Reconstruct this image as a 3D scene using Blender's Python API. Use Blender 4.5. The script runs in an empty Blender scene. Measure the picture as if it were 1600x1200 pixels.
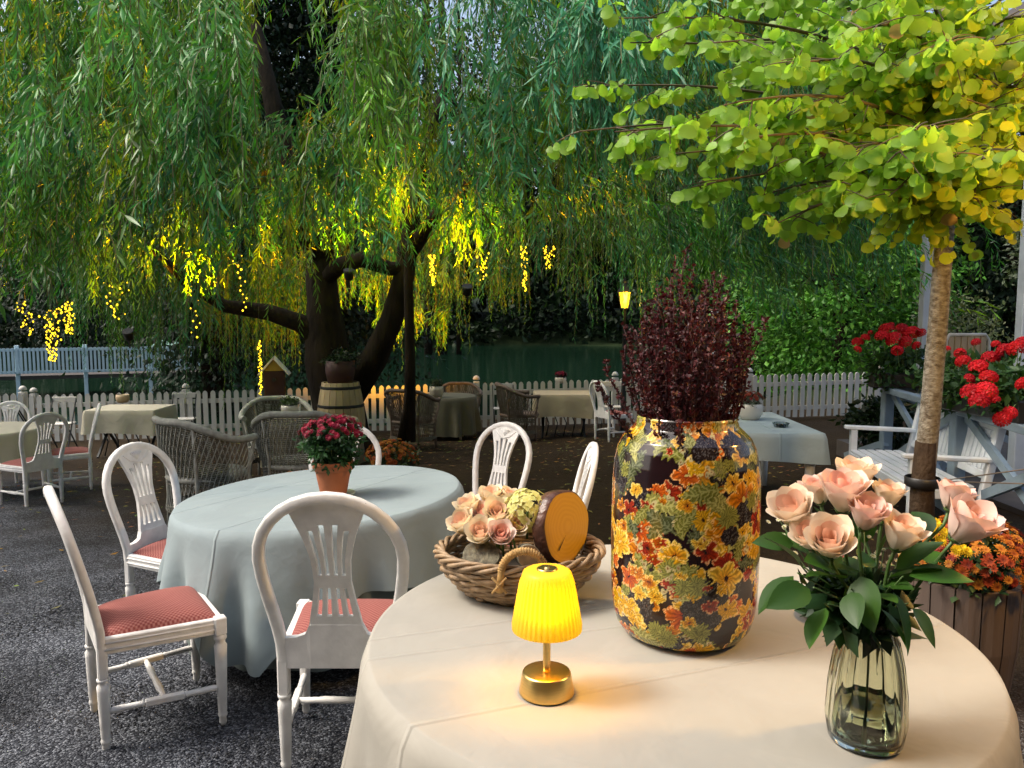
import bpy, math, random
import numpy as np
from mathutils import Vector, Matrix

random.seed(11)
rng = np.random.default_rng(7)
PI = math.pi
scene = bpy.context.scene
COL = scene.collection

# ------------------------------------------------------------------ camera, world, sun, exposure
CAM_H, PITCH, FPX = 1.6, 0.09, 1209.0
cam_data = bpy.data.cameras.new('camera')
cam = bpy.data.objects.new('camera', cam_data)
COL.objects.link(cam)
cam.location = (0, 0, CAM_H)
cam.rotation_euler = (PI / 2 - PITCH, 0, 0)
cam_data.sensor_width = 36.0
cam_data.lens = 36.0 * FPX / 1600.0
cam_data.clip_start = 0.05
cam_data.clip_end = 800.0
scene.camera = cam

SUN_ELEV, SUN_AZ = math.radians(52), math.radians(-92)      # azimuth clockwise from +Y: high on the left
world = bpy.data.worlds.new('World')
scene.world = world
world.use_nodes = True
wn = world.node_tree
bg = wn.nodes['Background']
sky = wn.nodes.new('ShaderNodeTexSky')
sky.sky_type = 'NISHITA'
sky.sun_disc = False
sky.sun_elevation = SUN_ELEV
sky.sun_rotation = SUN_AZ
sky.air_density = 1.2
sky.dust_density = 6.0
wn.links.new(sky.outputs[0], bg.inputs[0])
bg.inputs[1].default_value = 0.15
sun_d = bpy.data.lights.new('sun', 'SUN')
sun_d.energy = 1.5
sun_d.angle = math.radians(14)
sun_d.color = (1.0, 0.95, 0.86)
sun = bpy.data.objects.new('sun', sun_d)
COL.objects.link(sun)
sv = Vector((math.sin(SUN_AZ) * math.cos(SUN_ELEV), math.cos(SUN_AZ) * math.cos(SUN_ELEV), math.sin(SUN_ELEV)))
sun.rotation_euler = (-sv).to_track_quat('-Z', 'Y').to_euler()
scene.view_settings.view_transform = 'Standard'
scene.view_settings.look = 'None'
scene.view_settings.exposure = 0.9
scene.view_settings.gamma = 1.0
scene.view_settings.use_curve_mapping = False
scene.render.engine = 'CYCLES'
scene.cycles.use_denoising = True
scene.cycles.max_bounces = 7
scene.cycles.diffuse_bounces = 3
scene.cycles.glossy_bounces = 3
scene.cycles.transmission_bounces = 6
scene.cycles.transparent_max_bounces = 8
scene.cycles.caustics_reflective = False
scene.cycles.caustics_refractive = False
scene.cycles.sample_clamp_indirect = 4.0

# ------------------------------------------------------------------ placing helpers
CP, SP = math.cos(PITCH), math.sin(PITCH)
def at(px, py, Y):
    """the point at depth Y seen at photograph pixel (px, py)"""
    u, v = (px - 800) / FPX, -(py - 600) / FPX
    t = Y / (CP + v * SP)
    return Vector((u * t, Y, CAM_H + (-SP + v * CP) * t))
def on(px, py, z):
    """the point at height z seen at photograph pixel (px, py)"""
    u, v = (px - 800) / FPX, -(py - 600) / FPX
    t = (z - CAM_H) / (-SP + v * CP)
    return Vector((u * t, (CP + v * SP) * t, z))
def sstep(x, a, b):
    t = np.clip((np.asarray(x, float) - a) / (b - a), 0, 1)
    return t * t * (3 - 2 * t)
def ground_z(x, y):
    x = np.asarray(x, float); y = np.asarray(y, float)
    s = np.maximum(0, y - 3) - 0.0
    s = np.where(y < 4, np.maximum(0, y - 2) ** 2 / 4.0, s)
    g = -0.05 * np.minimum(s, 13) + 0.025 * np.clip(x, -9, 8) * sstep(y, 2, 6)
    return g
def gz(x, y): return float(ground_z(x, y))

# ------------------------------------------------------------------ object helpers
def link(o, parent=None):
    COL.objects.link(o)
    if parent is not None: o.parent = parent
    return o
def tag(o, label=None, cat=None, group=None, kind=None):
    if label: o['label'] = label
    if cat: o['category'] = cat
    if group: o['group'] = group
    if kind: o['kind'] = kind
    return o
def thing(name, label, cat, loc=(0, 0, 0), rotz=0.0, group=None):
    o = bpy.data.objects.new(name, None)
    o.empty_display_size = 0.05
    link(o)
    o.location = loc
    o.rotation_euler = (0, 0, rotz)
    return tag(o, label, cat, group)
def kids(o): return [c for c in CHILD.get(o.name, [])]
CHILD = {}
def inst(name, mesh, parent, loc=(0, 0, 0), rot=(0, 0, 0), scale=1.0, mat4=None):
    o = bpy.data.objects.new(name, mesh)
    link(o, parent)
    if parent is not None: CHILD.setdefault(parent.name, []).append(o)
    if mat4 is not None: o.matrix_local = mat4
    else:
        o.location = loc; o.rotation_euler = rot
        o.scale = (scale,) * 3 if not hasattr(scale, '__len__') else scale
    return o
def copy_tree(o, parent=None):
    c = o.copy()
    link(c)
    if parent is not None:
        c.parent = parent
        CHILD.setdefault(parent.name, []).append(c)
    for ch in list(CHILD.get(o.name, [])): copy_tree(ch, c)
    return c
def place(o, x, y, z, rz, label=None):
    o.location = (x, y, z); o.rotation_euler = (0, 0, rz)
    if label: o['label'] = label
    return o
def np_mesh(name, V, F, mat=None, smooth=False, tint=None):
    V = np.asarray(V, np.float32); F = np.asarray(F, np.int32)
    me = bpy.data.meshes.new(name)
    k = F.shape[1]
    me.vertices.add(len(V)); me.vertices.foreach_set('co', V.ravel())
    me.loops.add(F.size); me.loops.foreach_set('vertex_index', F.ravel())
    me.polygons.add(len(F))
    me.polygons.foreach_set('loop_start', np.arange(0, F.size, k, dtype=np.int32))
    if smooth: me.polygons.foreach_set('use_smooth', np.ones(len(F), bool))
    if tint is not None:
        a = me.color_attributes.new('tint', 'FLOAT_COLOR', 'POINT')
        t = np.ones((len(V), 4), np.float32); t[:, :3] = tint
        a.data.foreach_set('color', t.ravel())
    me.update(calc_edges=True)
    if mat: me.materials.append(mat)
    return me
def grid_faces(nu, nv, wrap_u=False):
    """faces of a grid with vertices indexed v*nu+u"""
    uu = np.arange(nu if wrap_u else nu - 1)
    vv = np.arange(nv - 1)
    U, Vv = np.meshgrid(uu, vv)
    U = U.ravel(); Vv = Vv.ravel(); U2 = (U + 1) % nu
    return np.stack([Vv * nu + U, Vv * nu + U2, (Vv + 1) * nu + U2, (Vv + 1) * nu + U], 1)

class MB:
    """collects simple shapes into one mesh"""
    def __init__(s): s.v = []; s.f = []; s.sm = []
    def add(s, vs, fs, smooth=False):
        b = len(s.v)
        s.v += [tuple(p) for p in vs]
        s.f += [tuple(i + b for i in f) for f in fs]
        s.sm += [smooth] * len(fs)
        return s
    def box(s, c, d, rz=0.0, M=None, bev=0.0):
        hx, hy, hz = d[0] / 2, d[1] / 2, d[2] / 2
        if bev <= 0:
            P = [(-hx, -hy, -hz), (hx, -hy, -hz), (hx, hy, -hz), (-hx, hy, -hz), (-hx, -hy, hz), (hx, -hy, hz), (hx, hy, hz), (-hx, hy, hz)]
            F = [(0, 3, 2, 1), (4, 5, 6, 7), (0, 1, 5, 4), (1, 2, 6, 5), (2, 3, 7, 6), (3, 0, 4, 7)]
        else:
            b = min(bev, hx * .9, hy * .9, hz * .9)
            P = []
            for z, i in ((-hz, b), (-hz + b, 0), (hz - b, 0), (hz, b)):
                x, y = hx - i, hy - i
                q = b if i == 0 else b * .5
                P += [(-x + q, -y, z), (x - q, -y, z), (x, -y + q, z), (x, y - q, z), (x - q, y, z), (-x + q, y, z), (-x, y - q, z), (-x, -y + q, z)]
            F = [tuple(reversed(range(8))), tuple(range(24, 32))]
            for r in range(3):
                for k in range(8):
                    F.append((r * 8 + k, r * 8 + (k + 1) % 8, r * 8 + 8 + (k + 1) % 8, r * 8 + 8 + k))
        R = M if M is not None else Matrix.Rotation(rz, 3, 'Z')
        c = Vector(c)
        return s.add([R @ Vector(p) + c for p in P], F)
    def bar(s, a, b, w, h, up=(0, 0, 1), bev=0.0):
        """a square-section bar from a to b, w across, h along up"""
        a, b = Vector(a), Vector(b)
        d = b - a; L = d.length; y = d.normalized()
        u = Vector(up); x = y.cross(u)
        if x.length < 1e-5: x = y.cross(Vector((1, 0, 0)))
        x.normalize(); z = x.cross(y)
        M = Matrix((x, y, z)).transposed()
        return s.box((a + b) / 2, (w, L, h), M=M, bev=bev)
    def tube(s, pts, rad, n=8, caps=True, flat=1.0, up=None):
        pts = [Vector(p) for p in pts]
        m = len(pts)
        if not hasattr(rad, '__len__'): rad = [rad] * m
        V = []; prev = None
        for i, p in enumerate(pts):
            t = (pts[min(i + 1, m - 1)] - pts[max(i - 1, 0)])
            t = t.normalized() if t.length > 1e-9 else Vector((0, 0, 1))
            if up is not None: x = t.cross(Vector(up))
            elif prev is None: x = t.cross(Vector((0, 0, 1)) if abs(t.z) < .9 else Vector((1, 0, 0)))
            else: x = prev - t * prev.dot(t)
            x = x.normalized(); prev = x
            y = t.cross(x)
            for k in range(n):
                a = 2 * PI * (k + .5) / n
                V.append(p + (x * math.cos(a) + y * math.sin(a) * flat) * rad[i])
        F = []
        for i in range(m - 1):
            for k in range(n):
                F.append((i * n + k, i * n + (k + 1) % n, (i + 1) * n + (k + 1) % n, (i + 1) * n + k))
        s.add(V, F, True)
        if caps:
            b = len(s.v) - len(V)
            s.f += [tuple(b + k for k in reversed(range(n))), tuple(b + (m - 1) * n + k for k in range(n))]
            s.sm += [False, False]
        return s
    def lathe(s, prof, n=20, c=(0, 0, 0), M=None, smooth=True, cap=True):
        V = []; c = Vector(c)
        for r, z in prof:
            for k in range(n):
                a = 2 * PI * k / n
                p = Vector((r * math.cos(a), r * math.sin(a), z))
                V.append((M @ p if M is not None else p) + c)
        F = []
        for i in range(len(prof) - 1):
            for k in range(n):
                F.append((i * n + k, i * n + (k + 1) % n, (i + 1) * n + (k + 1) % n, (i + 1) * n + k))
        s.add(V, F, smooth)
        if cap:
            b = len(s.v) - len(V)
            s.f += [tuple(b + k for k in reversed(range(n))), tuple(b + (len(prof) - 1) * n + k for k in range(n))]
            s.sm += [False, False]
        return s
    def mesh(s, name, mat=None):
        me = bpy.data.meshes.new(name)
        me.from_pydata(s.v, [], s.f)
        me.polygons.foreach_set('use_smooth', s.sm)
        me.update()
        if mat: me.materials.append(mat)
        return me
    def build(s, name, mat, parent=None, **k):
        return inst(name, s.mesh(name, mat), parent, **k)

# ------------------------------------------------------------------ materials
def newmat(name):
    m = bpy.data.materials.new(name); m.use_nodes = True
    nt = m.node_tree
    return m, nt, nt.nodes, nt.links, nt.nodes['Principled BSDF']
def node(nt, typ, **kw):
    n = nt.nodes.new(typ)
    for k, v in kw.items(): setattr(n, k, v)
    return n
def mat(name, col, rough=.55, metal=0.0, spec=.5, var=0.25, vscale=6.0, bump=0.0, bscale=60.0, col2=None, stretch=None, coat=0.0, sheen=0.0, thresh=None):
    m, nt, N, L, b = newmat(name)
    tc = node(nt, 'ShaderNodeTexCoord')
    mp = node(nt, 'ShaderNodeMapping')
    if stretch: mp.inputs['Scale'].default_value = stretch
    L.new(tc.outputs['Object'], mp.inputs[0])
    nz = node(nt, 'ShaderNodeTexNoise'); nz.inputs['Scale'].default_value = vscale; nz.inputs['Detail'].default_value = 6
    L.new(mp.outputs[0], nz.inputs['Vector'])
    cr = node(nt, 'ShaderNodeValToRGB')
    lo, hi = thresh or (.3, .7)
    cr.color_ramp.elements[0].position = lo; cr.color_ramp.elements[1].position = hi
    c = Vector(col[:3])
    c2 = Vector(col2) if col2 else c * (1 - var)
    cr.color_ramp.elements[0].color = (*c2, 1); cr.color_ramp.elements[1].color = (*(c if col2 else c * (1 + var * .5)), 1)
    L.new(nz.outputs[0], cr.inputs[0]); L.new(cr.outputs[0], b.inputs['Base Color'])
    b.inputs['Roughness'].default_value = rough; b.inputs['Metallic'].default_value = metal
    b.inputs['Specular IOR Level'].default_value = spec
    b.inputs['Coat Weight'].default_value = coat
    b.inputs['Sheen Weight'].default_value = sheen
    if bump:
        nb = node(nt, 'ShaderNodeTexNoise'); nb.inputs['Scale'].default_value = bscale; nb.inputs['Detail'].default_value = 4
        L.new(mp.outputs[0], nb.inputs['Vector'])
        bp = node(nt, 'ShaderNodeBump'); bp.inputs['Strength'].default_value = bump; bp.inputs['Distance'].default_value = .02
        L.new(nb.outputs[0], bp.inputs['Height']); L.new(bp.outputs[0], b.inputs['Normal'])
    return m
def leafmat(name, trans=.4, rough=.5, spec=.4, attr=True, col=(.05, .1, .02), transcol=(1.25, 1.3, .7)):
    """leaf blades: colour from the per-leaf 'tint', some light passing through"""
    m, nt, N, L, b = newmat(name)
    if attr:
        at_ = node(nt, 'ShaderNodeAttribute', attribute_name='tint')
        src = at_.outputs['Color']
    else:
        rgb = node(nt, 'ShaderNodeRGB'); rgb.outputs[0].default_value = (*col, 1)
        oi = node(nt, 'ShaderNodeObjectInfo')
        hs = node(nt, 'ShaderNodeHueSaturation')
        mr = node(nt, 'ShaderNodeMapRange'); mr.inputs[3].default_value = .65; mr.inputs[4].default_value = 1.35
        L.new(oi.outputs['Random'], mr.inputs[0]); L.new(mr.outputs[0], hs.inputs['Value'])
        L.new(rgb.outputs[0], hs.inputs['Color']); src = hs.outputs[0]
    L.new(src, b.inputs['Base Color'])
    b.inputs['Roughness'].default_value = rough; b.inputs['Specular IOR Level'].default_value = spec
    tr = node(nt, 'ShaderNodeBsdfTranslucent')
    mu = node(nt, 'ShaderNodeMix', data_type='RGBA', blend_type='MULTIPLY')
    mu.inputs[0].default_value = 1.0; mu.inputs[7].default_value = (*transcol, 1)
    L.new(src, mu.inputs[6]); L.new(mu.outputs[2], tr.inputs[0])
    mx = node(nt, 'ShaderNodeMixShader'); mx.inputs[0].default_value = trans
    L.new(b.outputs[0], mx.inputs[1]); L.new(tr.outputs[0], mx.inputs[2])
    L.new(mx.outputs[0], N['Material Output'].inputs[0])
    return m
def emit(name, col, strength, base=None):
    m, nt, N, L, b = newmat(name)
    b.inputs['Base Color'].default_value = (*(base or col), 1)
    b.inputs['Emission Color'].default_value = (*col, 1)
    b.inputs['Emission Strength'].default_value = strength
    return m
def tintmat(name, rough=.5, spec=.4, coat=0.0, sss=0.0):
    m, nt, N, L, b = newmat(name)
    a = node(nt, 'ShaderNodeAttribute', attribute_name='tint')
    L.new(a.outputs['Color'], b.inputs['Base Color'])
    b.inputs['Roughness'].default_value = rough; b.inputs['Specular IOR Level'].default_value = spec
    b.inputs['Coat Weight'].default_value = coat; b.inputs['Coat Roughness'].default_value = .04
    return m

def cloth_mat(name, col, creases=()):
    """woven table linen with faint pressed-in fold lines (n, d, strength: a line n.p = d in object space)"""
    m, nt, N, L, b = newmat(name)
    tc = node(nt, 'ShaderNodeTexCoord')
    nz = node(nt, 'ShaderNodeTexNoise'); nz.inputs['Scale'].default_value = 3.0; nz.inputs['Detail'].default_value = 4
    L.new(tc.outputs['Object'], nz.inputs['Vector'])
    cr = node(nt, 'ShaderNodeValToRGB')
    cr.color_ramp.elements[0].position = .3; cr.color_ramp.elements[1].position = .7
    cr.color_ramp.elements[0].color = (*[c * .9 for c in col], 1); cr.color_ramp.elements[1].color = (*[min(1, c * 1.05) for c in col], 1)
    L.new(nz.outputs[0], cr.inputs[0]); L.new(cr.outputs[0], b.inputs['Base Color'])
    b.inputs['Roughness'].default_value = .75; b.inputs['Specular IOR Level'].default_value = .25
    b.inputs['Sheen Weight'].default_value = .08
    fine = node(nt, 'ShaderNodeTexNoise'); fine.inputs['Scale'].default_value = 420.0
    L.new(tc.outputs['Object'], fine.inputs['Vector'])
    wr = node(nt, 'ShaderNodeTexNoise'); wr.inputs['Scale'].default_value = 6.5; wr.inputs['Detail'].default_value = 3; wr.inputs['Distortion'].default_value = .5
    L.new(tc.outputs['Object'], wr.inputs['Vector'])
    ad = node(nt, 'ShaderNodeMath', operation='MULTIPLY_ADD'); ad.inputs[1].default_value = .03
    L.new(fine.outputs[0], ad.inputs[0])
    ms = node(nt, 'ShaderNodeMath', operation='MULTIPLY'); ms.inputs[1].default_value = 1.5
    L.new(wr.outputs[0], ms.inputs[0]); L.new(ms.outputs[0], ad.inputs[2])
    h = ad.outputs[0]
    for (nx, ny, d, st) in creases:
        dp = node(nt, 'ShaderNodeVectorMath', operation='DOT_PRODUCT'); dp.inputs[1].default_value = (nx, ny, 0)
        L.new(tc.outputs['Object'], dp.inputs[0])
        sb = node(nt, 'ShaderNodeMath', operation='SUBTRACT'); sb.inputs[1].default_value = d
        L.new(dp.outputs['Value'], sb.inputs[0])
        ab = node(nt, 'ShaderNodeMath', operation='ABSOLUTE'); L.new(sb.outputs[0], ab.inputs[0])
        mr = node(nt, 'ShaderNodeMapRange', interpolation_type='SMOOTHSTEP'); mr.inputs[1].default_value = 0; mr.inputs[2].default_value = .011
        mr.inputs[3].default_value = st; mr.inputs[4].default_value = 0
        L.new(ab.outputs[0], mr.inputs[0])
        a2 = node(nt, 'ShaderNodeMath', operation='ADD'); L.new(h, a2.inputs[0]); L.new(mr.outputs[0], a2.inputs[1]); h = a2.outputs[0]
    bp = node(nt, 'ShaderNodeBump'); bp.inputs['Strength'].default_value = .55; bp.inputs['Distance'].default_value = .010
    L.new(h, bp.inputs['Height']); L.new(bp.outputs[0], b.inputs['Normal'])
    return m
def bark_mat(name, c1, c2, scale=9.0, bump=.8, stretch=(1, 1, .35)):
    return mat(name, c1, rough=.9, spec=.15, vscale=scale, bump=bump, bscale=scale * 3, col2=c2, stretch=stretch)

M_white = mat('white_paint', (.78, .775, .75), rough=.42, var=.17, vscale=14, bump=.10, bscale=45)
M_fence = mat('fence_paint', (.62, .60, .55), rough=.7, var=.22, vscale=5, bump=.1, bscale=30, stretch=(1, 1, .3))
M_bluegrey = mat('blue_grey_paint', (.20, .265, .325), rough=.5, var=.16, vscale=5, bump=.08, bscale=30)
M_post = mat('pale_post_paint', (.46, .54, .62), rough=.5, var=.14, vscale=5, bump=.08, bscale=30)
M_bench = mat('bench_paint', (.72, .76, .80), rough=.5, var=.12, vscale=8, bump=.08, bscale=40, stretch=(1, .3, 1))
M_iron = mat('dark_iron', (.03, .032, .035), rough=.5, metal=.6)
M_black = mat('black_plastic', (.015, .015, .016), rough=.45)
M_brass = mat('brushed_brass', (.66, .47, .17), rough=.3, metal=1.0, var=.08, vscale=30, stretch=(1, 1, 12))
M_terra = mat('terracotta', (.36, .11, .04), rough=.8, var=.25, vscale=9, bump=.12, bscale=70)
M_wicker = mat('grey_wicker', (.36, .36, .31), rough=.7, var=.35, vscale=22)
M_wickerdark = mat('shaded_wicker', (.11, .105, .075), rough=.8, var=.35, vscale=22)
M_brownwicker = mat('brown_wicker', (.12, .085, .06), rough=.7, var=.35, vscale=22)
M_withy = mat('basket_willow', (.34, .23, .13), rough=.6, var=.45, vscale=30, bump=.15, bscale=120)
M_rope = mat('handle_rope', (.48, .29, .10), rough=.75, var=.35, vscale=40, bump=.3, bscale=90)
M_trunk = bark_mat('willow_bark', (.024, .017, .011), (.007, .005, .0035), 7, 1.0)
M_pale = bark_mat('katsura_bark', (.38, .35, .29), (.10, .075, .05), 30, .7, (1, 1, 1.6))
M_twig = mat('twig', (.10, .075, .045), rough=.8)
M_dark_twig = mat('burgundy_twig', (.045, .012, .012), rough=.7)
M_barrel = mat('barrel_oak', (.36, .28, .16), rough=.75, var=.35, vscale=10, bump=.15, bscale=40, stretch=(1, 1, .15))
M_plankbrown = mat('planter_wood', (.10, .07, .055), rough=.7, var=.4, vscale=12, bump=.3, bscale=30, stretch=(1, 1, .12))
M_tan = mat('tan_wood', (.42, .31, .18), rough=.6, var=.25, vscale=8, stretch=(1, 1, .2))
M_red = mat('dark_red_wood', (.035, .009, .009), rough=.7)
M_ceramic = mat('cream_ceramic', (.62, .58, .50), rough=.25, var=.05)
M_greenwood = mat('green_wood', (.06, .16, .12), rough=.6)
M_bridge = mat('bridge_paint', (.48, .62, .68), rough=.6, var=.1)
M_deck = mat('old_deck', (.06, .05, .045), rough=.8)
M_clothgreen = cloth_mat('sage_cloth', (.13, .16, .15))
M_clotholive = cloth_mat('olive_cloth', (.15, .135, .085))
M_clothfar = cloth_mat('pale_cloth', (.38, .46, .46), [(1, 0, .22, 1.2), (0, 1, -.1, 1.0)])
M_darkcloth = cloth_mat('dark_cloth', (.12, .115, .075))
M_stem = mat('green_stem', (.07, .14, .03), rough=.5, var=.3, vscale=20)
M_soil = mat('soil', (.03, .022, .015), rough=.95)
M_shadeless = None
# ------------------------------------------------------------------ ground, lake, far bank
WATER_Z = -1.5
def shore(x, y):
    """terrain height: yard, bank falling to the lake, land on the right, rising far bank"""
    x = np.asarray(x, float); y = np.asarray(y, float)
    g = ground_z(x, y)
    edge = 16.8 + np.maximum(0, x - 5.5) * 1.5 + 1.2 * np.sin(x * .35)
    drop = sstep(y, edge, edge + 4.0)
    g = g * (1 - drop) + (-2.6) * drop
    far = sstep(y, 72 - np.maximum(0, x) * .25, 92)
    g = g + far * 4.5 + sstep(y, 92, 220) * 22
    return g
xs = np.concatenate([np.linspace(-300, -14, 28)[:-1], np.linspace(-14, 14, 113), np.linspace(14, 300, 28)[1:]])
ys = np.concatenate([np.linspace(-60, 0, 10)[:-1], np.linspace(0, 24, 97), np.linspace(24, 420, 60)[1:]])
X, Y = np.meshgrid(xs, ys)
Z = shore(X, Y) + (.012 * np.sin(X * 3.1 + 1.7 * np.sin(Y * 2.3)) + .01 * np.sin(Y * 4.2 + X)) * (Y < 17)
Vg = np.stack([X, Y, Z], -1).reshape(-1, 3)

def gravel_mat():
    m, nt, N, L, b = newmat('gravel')
    tc = node(nt, 'ShaderNodeTexCoord')
    vo = node(nt, 'ShaderNodeTexVoronoi'); vo.inputs['Scale'].default_value = 115
    L.new(tc.outputs['Object'], vo.inputs['Vector'])
    bw = node(nt, 'ShaderNodeSeparateColor'); L.new(vo.outputs['Color'], bw.inputs[0])
    cr = node(nt, 'ShaderNodeValToRGB')
    cr.color_ramp.elements[0].color = (.011, .013, .018, 1); cr.color_ramp.elements[1].color = (.16, .172, .195, 1)
    e = cr.color_ramp.elements.new(.6); e.color = (.044, .048, .058, 1)
    L.new(bw.outputs[0], cr.inputs[0])
    # darker brown ground towards the willow
    soil = node(nt, 'ShaderNodeValToRGB')
    soil.color_ramp.elements[0].color = (.009, .0055, .002, 1); soil.color_ramp.elements[1].color = (.05, .030, .011, 1)
    nz = node(nt, 'ShaderNodeTexNoise'); nz.inputs['Scale'].default_value = 14; nz.inputs['Detail'].default_value = 8
    L.new(tc.outputs['Object'], nz.inputs['Vector']); L.new(nz.outputs[0], soil.inputs[0])
    sp = node(nt, 'ShaderNodeSeparateXYZ'); L.new(tc.outputs['Object'], sp.inputs[0])
    n2 = node(nt, 'ShaderNodeTexNoise'); n2.inputs['Scale'].default_value = .5; L.new(tc.outputs['Object'], n2.inputs['Vector'])
    a = node(nt, 'ShaderNodeMath', operation='MULTIPLY_ADD'); a.inputs[1].default_value = 4.0
    L.new(n2.outputs[0], a.inputs[0]); L.new(sp.outputs[1], a.inputs[2])
    xx = node(nt, 'ShaderNodeMath', operation='MULTIPLY_ADD'); xx.inputs[1].default_value = .9
    L.new(sp.outputs[0], xx.inputs[0]); L.new(a.outputs[0], xx.inputs[2])
    mr = node(nt, 'ShaderNodeMapRange', interpolation_type='SMOOTHSTEP'); mr.inputs[1].default_value = 4.2; mr.inputs[2].default_value = 7.5
    L.new(xx.outputs[0], mr.inputs[0])
    mx = node(nt, 'ShaderNodeMix', data_type='RGBA'); L.new(mr.outputs[0], mx.inputs[0])
    # patches: lighter and darker stretches at random
    np_ = node(nt, 'ShaderNodeTexNoise'); np_.inputs['Scale'].default_value = 1.7; np_.inputs['Detail'].default_value = 5; np_.inputs['Distortion'].default_value = .6
    L.new(tc.outputs['Object'], np_.inputs['Vector'])
    pm_ = node(nt, 'ShaderNodeMapRange'); pm_.inputs[1].default_value = .3; pm_.inputs[2].default_value = .7; pm_.inputs[3].default_value = .55; pm_.inputs[4].default_value = 1.7
    L.new(np_.outputs[0], pm_.inputs[0])
    sc_m = node(nt, 'ShaderNodeVectorMath', operation='SCALE'); L.new(cr.outputs[0], sc_m.inputs[0]); L.new(pm_.outputs[0], sc_m.inputs['Scale'])
    L.new(sc_m.outputs[0], mx.inputs[6]); L.new(soil.outputs[0], mx.inputs[7])
    # undergrowth and grass beyond the fence and round the lake
    fy = node(nt, 'ShaderNodeMapRange'); fy.inputs[1].default_value = 17.5; fy.inputs[2].default_value = 19.5
    L.new(sp.outputs[1], fy.inputs[0])
    gr = node(nt, 'ShaderNodeValToRGB'); gr.color_ramp.elements[0].color = (.008, .014, .005, 1); gr.color_ramp.elements[1].color = (.03, .05, .015, 1)
    L.new(nz.outputs[0], gr.inputs[0])
    m2 = node(nt, 'ShaderNodeMix', data_type='RGBA'); L.new(fy.outputs[0], m2.inputs[0])
    L.new(mx.outputs[2], m2.inputs[6]); L.new(gr.outputs[0], m2.inputs[7])
    L.new(m2.outputs[2], b.inputs['Base Color'])
    b.inputs['Roughness'].default_value = .85; b.inputs['Specular IOR Level'].default_value = .15
    bp = node(nt, 'ShaderNodeBump'); bp.inputs['Strength'].default_value = .9; bp.inputs['Distance'].default_value = .012; bp.invert = True
    L.new(vo.outputs['Distance'], bp.inputs['Height']); L.new(bp.outputs[0], b.inputs['Normal'])
    return m
M_gravel = gravel_mat()
g = inst('ground', np_mesh('ground', Vg, grid_faces(len(xs), len(ys)), M_gravel, True), None)
tag(g, 'dark grey gravel yard turning dark brown under the willow', kind='structure')

# loose pebbles lying on the near gravel
n = 30000
px_ = rng.uniform(-3.6, .4, n); py_ = rng.uniform(1.6, 5.6, n)
pz_ = ground_z(px_, py_)
octa = np.array([(1, 0, 0), (0, 1, 0), (-1, 0, 0), (0, -1, 0), (0, 0, .7), (0, 0, -.6)], float)
of = np.array([(0, 1, 4), (1, 2, 4), (2, 3, 4), (3, 0, 4), (1, 0, 5), (2, 1, 5), (3, 2, 5), (0, 3, 5)])
sz = rng.uniform(.003, .0075, n)
V = octa[None] * sz[:, None, None] * rng.uniform(.6, 1.4, (n, 6, 1))
a = rng.uniform(0, 6.28, n); ca, sa = np.cos(a)[:, None], np.sin(a)[:, None]
V = np.stack([V[..., 0] * ca - V[..., 1] * sa, V[..., 0] * sa + V[..., 1] * ca, V[..., 2]], -1) + np.stack([px_, py_, pz_ + sz * .3], -1)[:, None]
t = (rng.choice([.014, .026, .045, .08, .17], n, p=[.25, .3, .25, .14, .06]))[:, None] * np.array([1.0, 1.09, 1.26])
pb = inst('gravel', np_mesh('gravel', V.reshape(-1, 3), (of[None] + 6 * np.arange(n)[:, None, None]).reshape(-1, 3), tintmat('pebble', .7), False, np.repeat(t, 6, 0)), None)
tag(pb, 'loose dark pebbles of the gravel yard', kind='stuff')
# fallen willow leaves on the ground further off
n = 2600
lx = rng.uniform(-6, 4, n); ly = 3.6 + 10.4 * rng.uniform(0, 1, n) ** .5
V = np.zeros((n, 4, 3)); a = rng.uniform(0, 6.28, n); L_ = rng.uniform(.02, .045, n)
dx, dy = np.cos(a) * L_, np.sin(a) * L_
V[:, 0] = np.stack([lx - dx, ly - dy, 0 * lx], 1); V[:, 1] = np.stack([lx + dy * .3, ly - dx * .3, 0 * lx], 1)
V[:, 2] = np.stack([lx + dx, ly + dy, 0 * lx], 1); V[:, 3] = np.stack([lx - dy * .3, ly + dx * .3, 0 * lx], 1)
V[..., 2] = shore(V[..., 0], V[..., 1]) + .018 + rng.uniform(-.004, .006, (n, 4))
t = np.stack([rng.uniform(.08, .3, n), rng.uniform(.07, .2, n), rng.uniform(.01, .05, n)], 1)
lf = inst('fallen_leaves', np_mesh('fallen_leaves', V.reshape(-1, 3), np.arange(4 * n).reshape(n, 4), tintmat('dry_leaf', .8), False, np.repeat(t, 4, 0)), None)
tag(lf, 'yellowed leaves fallen on the earth under the willow', kind='stuff')

def water_mat():
    m, nt, N, L, b = newmat('lake_water')
    b.inputs['Base Color'].default_value = (.006, .022, .012, 1)
    b.inputs['Roughness'].default_value = .06
    tc = node(nt, 'ShaderNodeTexCoord'); mp = node(nt, 'ShaderNodeMapping'); mp.inputs['Scale'].default_value = (.5, 1.4, 1)
    L.new(tc.outputs['Object'], mp.inputs[0])
    nz = node(nt, 'ShaderNodeTexNoise'); nz.inputs['Scale'].default_value = 1.6; nz.inputs['Detail'].default_value = 3
    L.new(mp.outputs[0], nz.inputs['Vector'])
    bp = node(nt, 'ShaderNodeBump'); bp.inputs['Strength'].default_value = .16; bp.inputs['Distance'].default_value = .1
    L.new(nz.outputs[0], bp.inputs['Height']); L.new(bp.outputs[0], b.inputs['Normal'])
    return m
lake = MB().add([(-300, 14, WATER_Z), (300, 14, WATER_Z), (300, 130, WATER_Z), (-300, 130, WATER_Z)], [(0, 1, 2, 3)]).build('lake', water_mat())
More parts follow.
